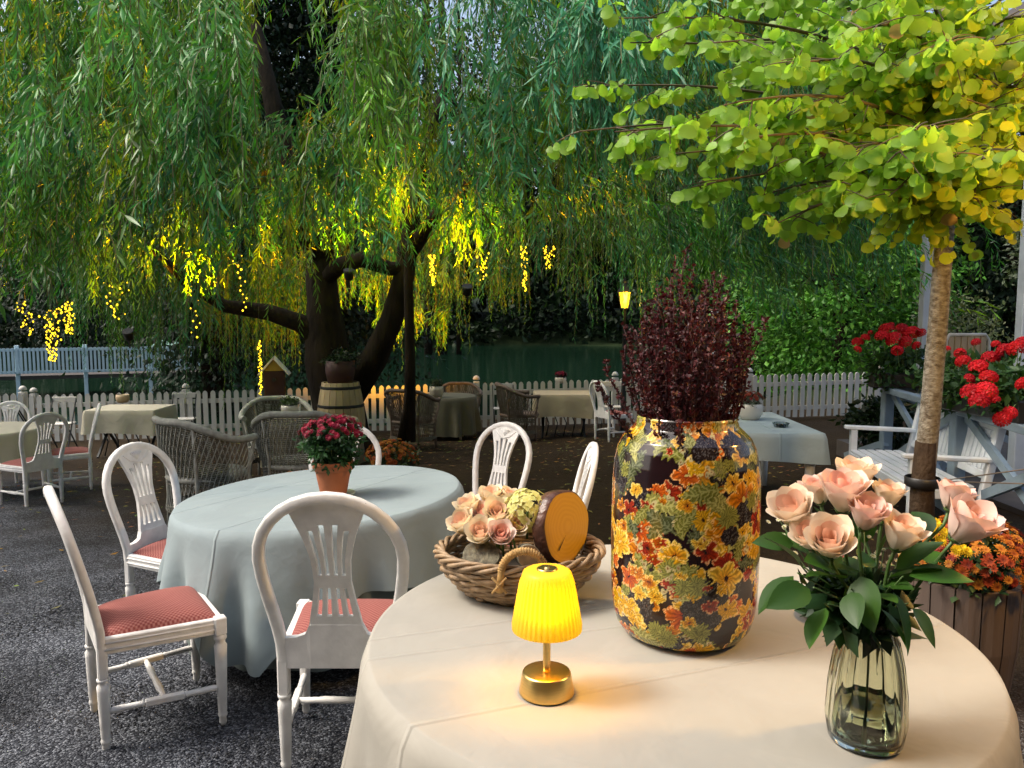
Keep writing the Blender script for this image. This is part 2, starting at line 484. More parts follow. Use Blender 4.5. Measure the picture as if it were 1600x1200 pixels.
tag(lake, 'dark green lake behind the picket fence', kind='structure')

# ------------------------------------------------------------------ foliage builders
def leaves(P, D, S, Ln, W, fold=.25):
    """diamond blades (two triangles) from base P along D, side S"""
    n = len(P)
    Nn = np.cross(D, S); Nn /= np.linalg.norm(Nn, axis=1, keepdims=True) + 1e-9
    V = np.empty((n, 4, 3), np.float32)
    V[:, 0] = P
    mid = P + D * (Ln * .42)[:, None]
    up = Nn * (W * fold)[:, None]
    V[:, 1] = mid + S * (W * .5)[:, None] + up
    V[:, 2] = P + D * Ln[:, None]
    V[:, 3] = mid - S * (W * .5)[:, None] + up
    b = 4 * np.arange(n)[:, None]
    F = np.concatenate([b + [0, 1, 2], b + [0, 2, 3]], 0)
    return V.reshape(-1, 3), F
def unit(v): return v / (np.linalg.norm(v, axis=-1, keepdims=True) + 1e-9)

def project(P):
    """photograph pixel of world points (used once, to lay out gaps of the crown)"""
    x, y, z = P[:, 0], P[:, 1], P[:, 2] - CAM_H
    d = y * CP - z * SP; v = (y * SP + z * CP) / d
    return 800 + x / d * FPX, 600 - v * FPX

# ------------------------------------------------------------------ the weeping willow
M_willow = leafmat('willow_leaf', .30, .42, .45, transcol=(1.05, 1.15, .6))
WX, WY = -2.45, 11.0
wz = gz(WX, WY)
willow = thing('weeping_willow', 'big weeping willow with a forked dark trunk and hanging branches over the yard', 'tree', (WX, WY, wz))
def wloc(px, py, Y): return at(px, py, Y) - Vector((WX, WY, wz))
tr = MB()
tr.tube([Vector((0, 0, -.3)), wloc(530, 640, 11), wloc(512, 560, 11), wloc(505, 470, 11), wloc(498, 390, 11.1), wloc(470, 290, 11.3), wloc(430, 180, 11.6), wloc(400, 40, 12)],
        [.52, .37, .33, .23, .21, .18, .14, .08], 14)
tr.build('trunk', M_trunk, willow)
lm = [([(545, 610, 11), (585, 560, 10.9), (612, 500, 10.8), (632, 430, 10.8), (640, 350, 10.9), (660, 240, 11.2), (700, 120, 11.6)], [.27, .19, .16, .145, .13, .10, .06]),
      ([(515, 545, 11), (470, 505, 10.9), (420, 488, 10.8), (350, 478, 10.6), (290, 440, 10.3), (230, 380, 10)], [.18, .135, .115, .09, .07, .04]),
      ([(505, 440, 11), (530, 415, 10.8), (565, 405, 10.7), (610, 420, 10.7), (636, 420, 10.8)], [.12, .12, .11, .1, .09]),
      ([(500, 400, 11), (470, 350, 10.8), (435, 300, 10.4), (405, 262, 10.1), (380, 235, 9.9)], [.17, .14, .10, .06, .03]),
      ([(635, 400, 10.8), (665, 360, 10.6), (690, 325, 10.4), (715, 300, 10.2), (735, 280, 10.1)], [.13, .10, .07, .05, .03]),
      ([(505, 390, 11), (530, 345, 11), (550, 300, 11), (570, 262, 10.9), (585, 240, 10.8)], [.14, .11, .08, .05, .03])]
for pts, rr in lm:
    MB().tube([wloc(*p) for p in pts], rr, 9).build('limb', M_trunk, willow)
    
SP_, SD_, SS_, SL_, SW_, ST_ = [], [], [], [], [], []
stemV, stemF = [], []
nstem = 0
def hang(start, out, L, h, dens, tone, lsz):
    """one hanging twig with alternate leaves"""
    global nstem
    m = max(6, int(L / dens))
    t = (np.arange(m) + rng.uniform(.2, .8)) / m
    side = np.array([-out[1], out[0], 0.])
    sway = rng.normal(0, .05 * L)
    f = 1 - np.exp(-3 * t)
    P = start + out * (h * f)[:, None] + side * (sway * t ** 1.5)[:, None]
    P[:, 2] = start[2] - L * (t ** 1.25) + .05 * h * np.sin(t * 5)
    az = rng.uniform(0, 2 * PI, m)
    rad = np.stack([np.cos(az), np.sin(az), np.zeros(m)], 1)
    d = np.stack([np.zeros(m), np.zeros(m), -np.ones(m)], 1)
    tan = np.gradient(P, axis=0); tan = unit(tan)
    D = unit(tan * rng.uniform(.7, 1.3, (m, 1)) + rad * rng.uniform(.35, .95, (m, 1)) + d * .25)
    S = unit(np.cross(D, unit(rng.normal(size=(m, 3)))))
    SP_.append(P); SD_.append(D); SS_.append(S)
    k = lsz * rng.uniform(.7, 1.25, m) * (1 - .35 * t ** 3)
    SL_.append(k); SW_.append(k * rng.uniform(.13, .19, m))
    c = np.array(tone) * rng.uniform(.7, 1.35, (m, 1)) 
    c[:, 0] *= rng.uniform(.8, 1.25, m)
    ST_.append(c)
    q = P[:: max(1, m // 6)]
    w = side * .003
    stemV.append(np.stack([q - w, q + w], 1).reshape(-1, 3))
    for i in range(len(q) - 1): stemF.append((nstem + 2 * i, nstem + 2 * i + 1, nstem + 2 * i + 3, nstem + 2 * i + 2))
    nstem += 2 * len(q)
def in_gap(p):
    x, y = project(p[None]); x = x[0]; y = y[0]
    if 640 < x < 790 and y < 130: return 0.62
    if 400 < x < 540 and y < 170: return 0.9
    if 180 < x < 330 and -10 < y < 60: return .5
    return 0.0
GREEN = [(.06, .23, .022), (.11, .27, .022), (.045, .23, .075), (.12, .25, .012), (.025, .13, .018), (.04, .19, .06)]
def shoot(base, out, length, nst, Lr, tone, lsz, dens=.024):
    """an arching branch with hanging twigs along it"""
    for i in range(nst):
        s = (i + rng.uniform(0, 1)) / nst
        p = base + out * (length * s) + np.array([0, 0, .36 * length * math.sin(PI * min(1, s * 1.15)) - .38 * length * s * s])
        p = p + rng.normal(0, .05, 3)
        if rng.random() < in_gap(p): continue
        o2 = unit(out + rng.normal(0, .5, 3) * [1, 1, 0]); o2[2] = 0
        hang(p, o2, rng.uniform(*Lr) * (1 - .5 * s), rng.uniform(.1, .4), dens, tone, lsz)
# front curtains of the crown: shells towards the yard
for i in range(760):
    A = rng.uniform(-PI * .98, -PI * .02)
    r = rng.choice([1.0, .88, .74]) + rng.normal(0, .04)
    bx, by = -2.3 + 6.6 * math.cos(A) * r, 11.6 + 5.7 * math.sin(A) * r
    top = 5.6 - 1.0 * (r - .7)
    hem = 2.15 + .35 * math.sin(A * 5 + 1) + (.0 if r > .8 else -.2)
    z = rng.uniform(hem + .3, top) if i % 3 else rng.uniform(hem + .1, hem + 1.2)
    # boughs with gaps of shade between them
    f_ = math.sin(A * 8.3 + 1.1 * z + r * 9) + math.sin(z * 3.3 - A * 4.1 + r * 5)
    if f_ < -.25 and rng.random() < .9: continue
    out = unit(np.array([math.cos(A), math.sin(A), 0]) + rng.normal(0, .45, 3) * [1, 1, 0])
    Lmax = max(.35, z - hem)
    shoot(np.array([bx, by, z]), out, rng.uniform(.6, 1.5), 13, (min(.35, Lmax * .5), min(1.15, Lmax)), np.array(GREEN[rng.integers(6)]) * rng.uniform(.55, 1.5), rng.uniform(.105, .14))
# sides and rear curtains, long, reaching down towards the fence and lake
for i in range(190):
    A = rng.uniform(PI * .0, PI * 1.0) if i % 4 else rng.choice([-.05, PI + .05]) * PI * rng.uniform(.8, 1)
    r = rng.uniform(.55, 1.05)
    bx, by = -2.3 + 6.3 * math.cos(A) * r, 11.6 + 5.2 * math.sin(A) * r
    z = rng.uniform(2.2, 6.5)
    hem = rng.choice([.6, 1.2, 1.7]) + rng.normal(0, .2)
    out = unit(np.array([math.cos(A), math.sin(A), 0]) + rng.normal(0, .5, 3) * [1, 1, 0])
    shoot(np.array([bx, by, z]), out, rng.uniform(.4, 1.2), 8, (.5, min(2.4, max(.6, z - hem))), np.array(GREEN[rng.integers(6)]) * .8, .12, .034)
# inner sprays close to the lamps under the crown
for (px, py, Yd, n_) in ((540, 330, 9.3, 26), (560, 300, 9.0, 14), (300, 380, 8.6, 18), (320, 420, 8.8, 10), (730, 360, 9.0, 18), (745, 400, 9.2, 8), (560, 480, 12.6, 16), (590, 450, 12.8, 12), (180, 460, 8.8, 10), (640, 560, 13.5, 14), (690, 540, 13.5, 14), (700, 470, 13.2, 10), (780, 480, 13.0, 10), (470, 330, 8.2, 15), (600, 330, 8.4, 15), (430, 370, 8.2, 12), (520, 350, 8.6, 15), (660, 340, 8.6, 12), (560, 370, 9.0, 12)):
    b0 = np.array(at(px, py - 60, Yd))
    for k in range(n_ // 3):
        out = unit(np.array([rng.normal(0, 1), rng.normal(0, 1), 0]))
        shoot(b0 + rng.normal(0, .22, 3), out, .5, 8, (.3, .9), GREEN[rng.integers(6)], .115, .024)
# long rear curtains closing the view under the crown
for (pa, pb, pt, Ya, Yb, n_, La) in ((135, 480, 440, 13.4, 15.4, 64, 2.5), (0, 140, 400, 14.5, 16, 8, 1.2), (600, 745, 400, 13.6, 15.2, 16, 2.4), (745, 830, 400, 13.0, 15.0, 10, 1.5), (830, 960, 400, 13.2, 15.0, 12, 1.3), (960, 1180, 380, 13.4, 15.0, 14, 1.0)):
    for k in range(n_):
        b0 = np.array(at(rng.uniform(pa, pb), pt - rng.uniform(0, 90), rng.uniform(Ya, Yb)))
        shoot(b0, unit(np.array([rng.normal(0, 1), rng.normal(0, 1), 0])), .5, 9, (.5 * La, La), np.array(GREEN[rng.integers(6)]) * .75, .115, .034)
# crown roof, leaves thickened above the view to shade the yard
for i in range(620):
    A = rng.uniform(-PI, PI); r = math.sqrt(rng.uniform(0, .95))
    bx, by = -2.3 + 6.0 * math.cos(A) * r, 11.6 + 5.2 * math.sin(A) * r
    z = 8.2 - 2.6 * r * r + rng.normal(0, .4)
    out = unit(np.array([math.cos(A), math.sin(A), 0]) + rng.normal(0, .5, 3) * [1, 1, 0])
    shoot(np.array([bx, by, z]), out, rng.uniform(.8, 1.6), 9, (.6, 1.8), GREEN[rng.integers(6)], .2, .045)
# the nearest boughs, larger in view
for (px, py, Yd, n_, w_, Ls) in ((60, 60, 6.0, 12, .9, 1.2), (150, 150, 5.8, 12, .8, 1.0), (330, 90, 5.7, 14, .7, 1.1), (250, 130, 5.5, 14, .8, .9), (380, 110, 5.9, 10, .4, .8),
                           (560, 130, 6.2, 12, .7, .8), (660, 110, 6.0, 14, .7, .7), (730, 60, 5.9, 12, .5, .9), (820, 60, 5.8, 14, .8, 1.1), (890, 40, 5.6, 12, .6, 1.2),
                           (960, 60, 5.9, 14, .8, 1.0), (1010, 10, 6.1, 12, .7, 1.2), (780, 10, 6.2, 10, .7, .8), (20, 190, 5.9, 12, .6, 1.1), (480, 220, 6.4, 10, .6, .7),
                           (600, 190, 6.1, 14, .8, .9), (870, 150, 5.8, 12, .7, .9), (100, 20, 6.3, 12, .8, 1.0), (1060, 120, 6.4, 12, .7, 1.1), (700, 170, 6.2, 12, .7, .8), (940, 160, 6.0, 10, .6, .7)):
    b0 = np.array(at(px, py, Yd)); 
    for k in range(2):
        out = unit(np.array([rng.normal(0, 1), -1.0 + rng.normal(0, .4), 0]))
        shoot(b0 + rng.normal(0, .15, 3), out, w_, n_, (.3 * Ls, Ls), (.10, .31, .075) if px < 700 else (.08, .30, .15), .13, .020)  # teal flare haze put into the leaf tone of the right boughs
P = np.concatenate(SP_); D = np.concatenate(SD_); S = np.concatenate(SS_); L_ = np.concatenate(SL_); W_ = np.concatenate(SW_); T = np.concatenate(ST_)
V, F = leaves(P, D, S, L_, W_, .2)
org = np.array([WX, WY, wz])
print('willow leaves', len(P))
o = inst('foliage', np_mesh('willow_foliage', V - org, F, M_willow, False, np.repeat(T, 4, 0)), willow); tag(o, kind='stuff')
o = inst('twigs', np_mesh('willow_twigs', np.concatenate(stemV) - org, np.array(stemF), mat('willow_twig', (.13, .12, .04), rough=.7)), willow); tag(o, kind='stuff')

# a slim dark trunk standing before the fork
slim = thing('slim_tree', 'slim dark tree stem just right of the forked willow trunk', 'tree', at(640, 665, 10.2))
b0 = Vector(slim.location)
MB().tube([at(640, 690, 10.2) - b0, at(641, 560, 10.2) - b0, at(638, 430, 10.2) - b0, at(642, 330, 10.2) - b0, at(650, 200, 10.3) - b0], [.085, .07, .062, .05, .03], 9).build('trunk', M_trunk, slim)
MB().tube([at(625, 690, 10.15) - b0, at(634, 640, 10.15) - b0, at(637, 590, 10.18) - b0], [.05, .04, .03], 7).build('side_stem', M_trunk, slim)

# ------------------------------------------------------------------ broadleaf trees and shrubs
M_leaf = leafmat('broad_leaf', .3, .5, .35)
M_leafdark = leafmat('dark_leaf', .2, .55, .3)
def bush_leaves(centre, radii, nclump, per, lsz, tones, spread=.16, zmin=None, droop=.25):
    c = np.array(centre)
    d = unit(rng.normal(size=(nclump, 3)))
    rr = rng.uniform(.25, 1.0, (nclump, 1)) ** .45
    cc = c + d * rr * np.array(radii) * (1 + .18 * np.sin(d[:, :1] * 7 + d[:, 2:] * 5))
    R = np.mean(radii)
    P = np.repeat(cc, per, 0) + rng.normal(0, spread * R, (nclump * per, 3)) * [1, 1, .55]
    n = len(P)
    D = unit(rng.normal(size=(n, 3)) + (P - c) / R * .8 - [0, 0, droop * 2])
    S = unit(np.cross(D, rng.normal(size=(n, 3)) * .5 + [0, 0, 1]))
    tn = np.array(tones)[np.repeat(rng.integers(0, len(tones), nclump), per)] * rng.uniform(.65, 1.4, (n, 1))
    Ln = lsz * rng.uniform(.6, 1.3, n)
    k = np.ones(n, bool) if zmin is None else P[:, 2] > zmin
    return P[k], D[k], S[k], Ln[k], (Ln * .6)[k], tn[k]
def tree(name, label, cat, base, height, radii, nclump, per, lsz, tones, trunk_r=.25, group=None, m=None, spread=.16, zmin=None, crown_z=None):
    t = thing(name, label, cat, base, 0, group)
    h = height; cz = crown_z if crown_z is not None else h - radii[2]
    mb = MB()
    wob = [Vector((random.uniform(-.15, .15) * radii[0] * s, random.uniform(-.1, .1) * radii[1] * s, s * (cz + radii[2] * .5))) for s in (0, .3, .6, 1)]
    wob[0] = Vector((0, 0, -.4))
    mb.tube(wob, [trunk_r * 1.3, trunk_r, trunk_r * .75, trunk_r * .25], 8)
    for k in range(5):
        a = k * 1.26 + random.uniform(0, .8)
        s = wob[2] * random.uniform(.75, 1.0)
        mb.tube([s, s + Vector((math.cos(a) * radii[0] * .35, math.sin(a) * radii[1] * .35, radii[2] * .25)), s + Vector((math.cos(a) * radii[0] * .75, math.sin(a) * radii[1] * .75, radii[2] * .4))], [trunk_r * .4, trunk_r * .25, trunk_r * .08], 6)
    mb.build('trunk', M_trunk, t)
    P, D, S, Ln, W, tn = bush_leaves((0, 0, cz), radii, nclump, per, lsz, tones, spread, zmin)
    V, F = leaves(P, D, S, Ln, W, .2)
    o = inst('crown', np_mesh('crown', V, F, m or M_leaf, False, np.repeat(tn, 4, 0)), t); tag(o, kind='stuff')
    return t
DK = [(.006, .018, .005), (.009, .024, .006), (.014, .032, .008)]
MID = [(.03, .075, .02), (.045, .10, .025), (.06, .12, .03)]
# wood on the far bank
gapx = lambda x, y: 620 < 800 + x / y * FPX < 700
k = 0
fw = [(-46, 84, 25), (-37, 88, 30), (-29, 82, 27), (-21, 86, 31), (-13, 83, 18), (-5, 87, 17), (2, 83, 24), (10, 86, 30), (18, 82, 26), (25, 80, 25), (33, 84, 23), (41, 80, 27), (50, 85, 25), (60, 80, 26),
      (-66, 84, 27), (-76, 92, 30), (-88, 96, 32), (-50, 106, 36), (-33, 104, 36), (-15, 106, 36), (-4, 108, 36), (14, 104, 34), (30, 106, 34), (46, 106, 34), (-41, 100, 34), (-25, 104, 36), (5, 102, 33), (22, 100, 30), (38, 103, 31), (55, 100, 33), (-58, 95, 33)]
fdesc = ['tall', 'broad', 'dark', 'rounded', 'dense']
for (x, y, h) in fw:
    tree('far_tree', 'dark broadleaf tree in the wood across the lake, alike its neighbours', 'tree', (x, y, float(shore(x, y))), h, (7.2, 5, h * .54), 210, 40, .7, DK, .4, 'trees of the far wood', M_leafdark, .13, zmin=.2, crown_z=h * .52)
# undergrowth along the far and left banks
n = 26000
ux = rng.uniform(-125, 95, n); uy = rng.uniform(77, 83, n)
lft = rng.random(n) < .25
ux[lft] = -44 - rng.uniform(0, 10, lft.sum()); uy[lft] = rng.uniform(34, 78, lft.sum())
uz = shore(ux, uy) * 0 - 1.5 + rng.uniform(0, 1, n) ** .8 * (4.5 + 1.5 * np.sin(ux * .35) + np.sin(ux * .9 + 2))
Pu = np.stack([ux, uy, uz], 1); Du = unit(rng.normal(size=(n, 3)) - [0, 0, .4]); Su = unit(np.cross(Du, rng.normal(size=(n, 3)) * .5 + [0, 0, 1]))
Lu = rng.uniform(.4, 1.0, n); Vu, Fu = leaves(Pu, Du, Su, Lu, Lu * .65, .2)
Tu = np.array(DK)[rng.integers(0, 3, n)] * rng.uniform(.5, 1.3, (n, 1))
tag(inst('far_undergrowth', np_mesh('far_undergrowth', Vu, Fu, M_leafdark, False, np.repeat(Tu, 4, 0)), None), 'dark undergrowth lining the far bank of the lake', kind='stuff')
# trees by the shore, right of the picture
tree('shore_tree', 'bushy bright green tree behind the right end of the white picket fence', 'tree', (9.6, 23, -1.0), 7.0, (3.1, 2.6, 3.7), 520, 46, .17, [(.06, .19, .025), (.085, .24, .03), (.11, .26, .035)], .2, zmin=.1, crown_z=2.9, spread=.12)
tree('shore_tree', 'dark tree filling the gap behind the blue grey porch posts', 'tree', (15.5, 24, -.6), 12, (4.2, 3, 5.6), 420, 40, .26, DK, .3, m=M_leafdark, zmin=.1, crown_z=5.8)
tree('shore_tree', 'shaded tree rising behind the bright green bushy tree', 'tree', (9.5, 31, -1.0), 13, (5.6, 3.6, 6.0), 420, 40, .32, [(.02, .05, .014), (.03, .07, .018)], .3, m=M_leafdark, zmin=.1, crown_z=7)
tree('shore_tree', 'low dark shrubby tree left of the bright green bushy tree', 'tree', (9.2, 27.5, -1.4), 4.2, (1.9, 1.8, 2.2), 200, 40, .2, DK, .12, m=M_leafdark, zmin=.1, crown_z=2)
tree('garden_shrub', 'loose pale green shrub behind the porch post and geraniums', 'shrub', (7.0, 12.2, -.35), 2.2, (.75, .7, 1.2), 90, 40, .075, [(.09, .115, .045), (.13, .15, .07), (.06, .09, .03)], .04, zmin=.05, crown_z=1.15)
tree('garden_shrub', 'grey green shrub branch showing at the right edge beside the porch post', 'shrub', (8.35, 12.0, -.35), 3.5, (.55, .6, 1.0), 70, 36, .085, [(.11, .14, .09), (.08, .11, .06)], .05, zmin=.05, crown_z=2.9)
# dark conifers behind the willow, left
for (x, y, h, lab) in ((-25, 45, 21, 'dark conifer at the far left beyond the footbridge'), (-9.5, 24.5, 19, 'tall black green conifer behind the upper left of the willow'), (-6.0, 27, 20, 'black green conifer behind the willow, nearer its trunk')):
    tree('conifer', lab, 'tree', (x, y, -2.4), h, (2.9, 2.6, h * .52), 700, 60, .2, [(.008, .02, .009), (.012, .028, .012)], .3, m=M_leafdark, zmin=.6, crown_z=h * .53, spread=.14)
for (px, lab, r) in ((668, 'bare straight pine stem against the sky, left of a close pair', .28), (690, 'bare straight pine stem against the sky, middle of the three', .34), (716, 'bare thin pine stem against the sky, right of the close group', .18)):
    p = at(px, 480, 60)
    t = thing('pine_stem', lab, 'tree', (p.x, 60, -2.5))
    MB().tube([Vector((0, 0, 0)), Vector((.3, 0, 14)), Vector((.1, 0, 32))], [r * 1.2, r, r * .6], 7).build('trunk', M_trunk, t)
    P, D, S, Ln, W, tn = bush_leaves((0, 0, 33), (3, 3, 4), 60, 20, .8, DK, .15)
    V, F = leaves(P, D, S, Ln, W, .2)
    tag(inst('crown', np_mesh('crown', V, F, M_leafdark, False, np.repeat(tn, 4, 0)), t), kind='stuff')

# ------------------------------------------------------------------ the katsura tree on the right (round leaves)
KX, KY = on(1440, 960, 0.0).x * 1.12, on(1440, 960, 0.0).y * 1.12
KY = 4.3; KX = (1437 - 800) / FPX * 4.35
kz = gz(KX, KY)
kat = thing('katsura_tree', 'slender pale barked tree with round yellow green leaves beside the near table', 'tree', (KX, KY, kz))
ko = Vector((KX, KY, kz))
ktop = [at(1436, 960, 4.3), at(1441, 770, 4.3), at(1453, 650, 4.28), at(1466, 500, 4.25), at(1477, 350, 4.22), at(1487, 250, 4.2), at(1484, 120, 4.15), at(1470, -60, 4.1), at(1465, -240, 4.1)]
mb = MB(); mb.tube([p - ko for p in ktop], [.064, .058, .053, .049, .046, .042, .036, .028, .02], 16)
mb.build('trunk', M_pale, kat)
mb = MB(); mb.tube([at(1436, 960, 4.3) - ko, at(1439, 850, 4.3) - ko, at(1441, 770, 4.3) - ko, at(1447, 690, 4.28) - ko], [.072, .068, .063, .055], 14); mb.build('wet_bark', bark_mat('wet_bark', (.06, .04, .025), (.02, .012, .008), 14, .9, (1, 1, .6)), kat)
KP, KD, KS, KL = [], [], [], []
rng = np.random.default_rng(5)
brM = MB()
def kbranch(start, end, sag, nsub, sub_len):
    start, end = np.array(start), np.array(end)
    m = 14; ts = np.linspace(0, 1, m)
    pts = start + (end - start) * ts[:, None]; pts[:, 2] += .12 * np.sin(ts * PI) - sag * ts ** 2
    brM.tube([Vector(p) - ko for p in pts], list(np.linspace(.014, .003, m)), 5, caps=False)
    dirv = unit(end - start)
    for k in range(nsub):
        s = .15 + .85 * (k + rng.random()) / nsub
        p0 = start + (end - start) * s; p0[2] += .12 * math.sin(s * PI) - sag * s * s
        sd = unit(dirv * rng.uniform(.3, 1) + unit(rng.normal(size=3) * [1, 1, .35]) * .9)
        sl = sub_len * rng.uniform(.5, 1.15) * (1 - .4 * s)
        q = 5; tq = np.linspace(0, 1, q)
        pp = p0 + sd * (sl * tq)[:, None]; pp[:, 2] -= .10 * sl * tq ** 2 * 2
        brM.tube([Vector(p) - ko for p in pp], list(np.linspace(.004, .0015, q)), 4, caps=False)
        npair = max(3, int(sl / .036))
        for j in range(npair):
            t = (j + .7) / npair
            b = p0 + sd * sl * t - np.array([0, 0, .2 * sl * t * t])
            sid = unit(np.cross(sd, [0, 0, 1.]))
            for sg in (-1, 1):
                ld = unit(sid * sg * rng.uniform(.3, .8) + sd * .3 + np.array([0, 0, -rng.uniform(.5, 1.7)]) + rng.normal(0, .3, 3))
                KP.append(b + ld * .018); KD.append(ld)
                nrm = unit(np.cross(ld, sd) * sg + rng.normal(0, .55, 3) + np.array([0, -.35, .3]))
                KS.append(unit(np.cross(nrm, ld))); KL.append(.056 * rng.uniform(.6, 1.25))
tk = lambda z: np.array([np.interp(z, [p.z for p in ktop], [p.x for p in ktop]), np.interp(z, [p.z for p in ktop], [p.y for p in ktop]), z])
for (px, py, Y, z0) in ((965, 22, 3.7, 2.75), (985, 60, 3.5, 2.6), (895, 130, 3.6, 2.45), (905, 185, 3.5, 2.35), (960, 200, 3.3, 2.3), (1040, 245, 3.3, 2.2), (1080, 275, 3.5, 2.15),
                        (1105, 230, 3.1, 2.3), (1190, 310, 3.4, 2.1), (1210, 345, 3.6, 2.1), (1290, 280, 3.2, 2.1), (1330, 210, 2.9, 2.2), (1390, 300, 3.3, 2.1), (1150, 150, 3.0, 2.45), (1100, 60, 3.2, 2.7), (1230, 90, 2.9, 2.6),
                        (1340, 40, 2.9, 2.8), (1430, 180, 2.6, 2.25), (1530, 300, 3.4, 2.1), (1600, 250, 3.5, 2.2), (1650, 150, 3.4, 2.4), (1580, 60, 3.1, 2.6), (1640, 20, 3.5, 2.8), (1480, 60, 3.0, 2.7), (1560, 180, 3.1, 2.35),
                        (1180, 10, 3.6, 2.9), (1290, -30, 3.4, 3.0), (1420, -20, 3.1, 2.9), (1050, -20, 3.6, 2.95), (1250, 200, 4.4, 2.3), (1350, 130, 5.2, 2.5), (1470, 150, 5.4, 2.45), (1580, 220, 5.2, 2.3), (1620, 100, 5.0, 2.6), (1130, 110, 4.6, 2.55), (1240, 20, 5.0, 2.8),
                        (1400, 240, 3.2, 2.2), (1470, 240, 3.1, 2.2), (1540, 230, 2.9, 2.2), (1440, 110, 3.5, 2.4), (1590, 130, 3.7, 2.4), (1520, 20, 3.4, 2.7), (1380, 90, 3.6, 2.5)):
    e = at(px, py - (rng.uniform(-8, 26) if py > 170 else 8), Y + rng.normal(0, .12))
    kbranch(tk(z0), e, .04, 17 if px < 1400 else 21, .33)
o = brM.build('branches', M_twig, kat); tag(o, kind='stuff')
KP = np.array(KP); KD = np.array(KD); KS = np.array(KS); KL = np.array(KL)
nK = len(KP); print('katsura leaves', nK)
# leaf colours: green at left, autumn yellow and painted lamp warmth to the right
yel = sstep(KP[:, 0] - .25 * KP[:, 2] + rng.normal(0, .35, nK), .9, 2.0)[:, None]
KT = ((1 - yel) * np.array([.24, .43, .05]) + yel * np.array([.55, .58, .03])) * rng.uniform(.7, 1.3, (nK, 1))
odd = rng.random(nK) < .012
KT[odd] = [.5, .32, .16]
ang = np.linspace(-PI, PI, 11)[:-1]
prof = np.stack([.5 - .5 * np.cos(ang) * (1 - .12 * np.exp(-(ang / .5) ** 2)), .53 * np.sin(ang)], 1)   # round blade, heart notch at the stalk
def round_leaf_verts(L):
    c = np.array([[.45, 0, .0]])
    r = np.stack([prof[:, 0], prof[:, 1], .12 - .55 * prof[:, 1] ** 2 - .16 * prof[:, 0] ** 2 + .05 * np.sin(prof[:, 0] * 9)], 1)
    return np.concatenate([c, r]) * L
unitleaf = round_leaf_verts(1.0)
LF = np.array([(0, 1 + i, 1 + (i + 1) % 10) for i in range(10)])
M_kat = leafmat('katsura_leaf', .55, .42, .35)
KN = np.cross(KD, KS)
depth = KP[:, 1]
pxs, pys = project(KP)
vis = (pxs > -20) & (pxs < 1620) & (pys > -20) & (pys < 420)
score = np.where(vis, KL / depth, 0)
order = np.argsort(-score)
big = order[:290]; rest = order[290:]
def leafset(idx):
    B = np.stack([KD[idx], KS[idx], KN[idx]], 1)                # rows: axes
    return (unitleaf[None] * KL[idx][:, None, None]) @ B + KP[idx][:, None]
V = leafset(rest)
o = inst('foliage', np_mesh('katsura_foliage', V.reshape(-1, 3) - np.array(ko), (LF[None] + 11 * np.arange(len(rest))[:, None, None]).reshape(-1, 3), M_kat, True, np.repeat(KT[rest], 11, 0)), kat)
tag(o, kind='stuff')
pal = []
for lo in np.linspace(0, 1, 6):
    c = (1 - lo) * np.array([.24, .43, .05]) + lo * np.array([.55, .58, .03])
    pal.append(np_mesh('leaf', unitleaf, LF, M_kat, True, np.tile(c, (11, 1))))
for i in big:
    M = Matrix.Identity(4)
    for r in range(3):
        M[r][0], M[r][1], M[r][2] = KD[i][r] * KL[i], KS[i][r] * KL[i], KN[i][r] * KL[i]
        M[r][3] = KP[i][r] - ko[r]
    inst('leaf', pal[int(round(float(yel[i, 0]) * 5))], kat, mat4=M)

# ------------------------------------------------------------------ picket fence
def fence(name, label, A, B, spacing, h, pw, post_every, capstyle=True):
    A, B = Vector(A), Vector(B)
    d = (B - A); L = d.length; u = d.normalized()
    t = thing(name, label, 'fence', (A.x, A.y, gz(A.x, A.y)), math.atan2(d.y, d.x))
    base = gz(A.x, A.y)
    npk = int(L / spacing)
    rm = MB(); nseg = max(2, int(L / 1.9))
    gl = lambda s: gz(A.x + u.x * s, A.y + u.y * s) - base
    for zz in (.22, .70):
        r = MB()
        for i in range(nseg):
            s0, s1 = L * i / nseg, L * (i + 1) / nseg
            r.bar((s0, .03, gl(s0) + zz), (s1, .03, gl(s1) + zz), .03, .08)
        r.build('rail', M_fence, t)
    prof = MB()
    w = pw / 2
    for y in (-.011, .011): pass
    P = [(-w, 0), (w, 0), (w, h - .05), (w * .7, h - .018), (0, h), (-w * .7, h - .018), (-w, h - .05)]
    V = [(x, -.011, z) for x, z in P] + [(x, .011, z) for x, z in P]
    n = len(P)
    F = [tuple(range(n)), tuple(reversed(range(n, 2 * n)))] + [(i, i + n, (i + 1) % n + n, (i + 1) % n) for i in range(n)]
    pk = MB().add(V, F).mesh('picket', M_fence)
    for i in range(npk + 1):
        s = i * spacing
        inst('picket', pk, t, (s, 0, gl(s) + .04 + random.uniform(-.006, .006)), (0, random.uniform(-.012, .012), 0))
    pm = MB().box((0, 0, (h + .06) / 2 - .1), (.115, .115, h + .26), bev=.008).lathe([(.062, h + .09), (.07, h + .11), (.05, h + .15), (.02, h + .17)], 10).mesh('post', M_fence)
    k = max(1, int(round(L / post_every)))
    for i in range(k + 1):
        s = L * i / k
        inst('post', pm, t, (s, .095, gl(s)))
    return t
fence('picket_fence', 'long white picket fence running across the back of the yard before the lake', (-8.75, 14.0), (7.4, 15.4), .14, .86, .085, 2.7)
fence('picket_fence', 'short return of the white picket fence at the left edge of the yard', (-12.2, 13.2), (-8.9, 13.95), .125, .9, .085, 3.3)

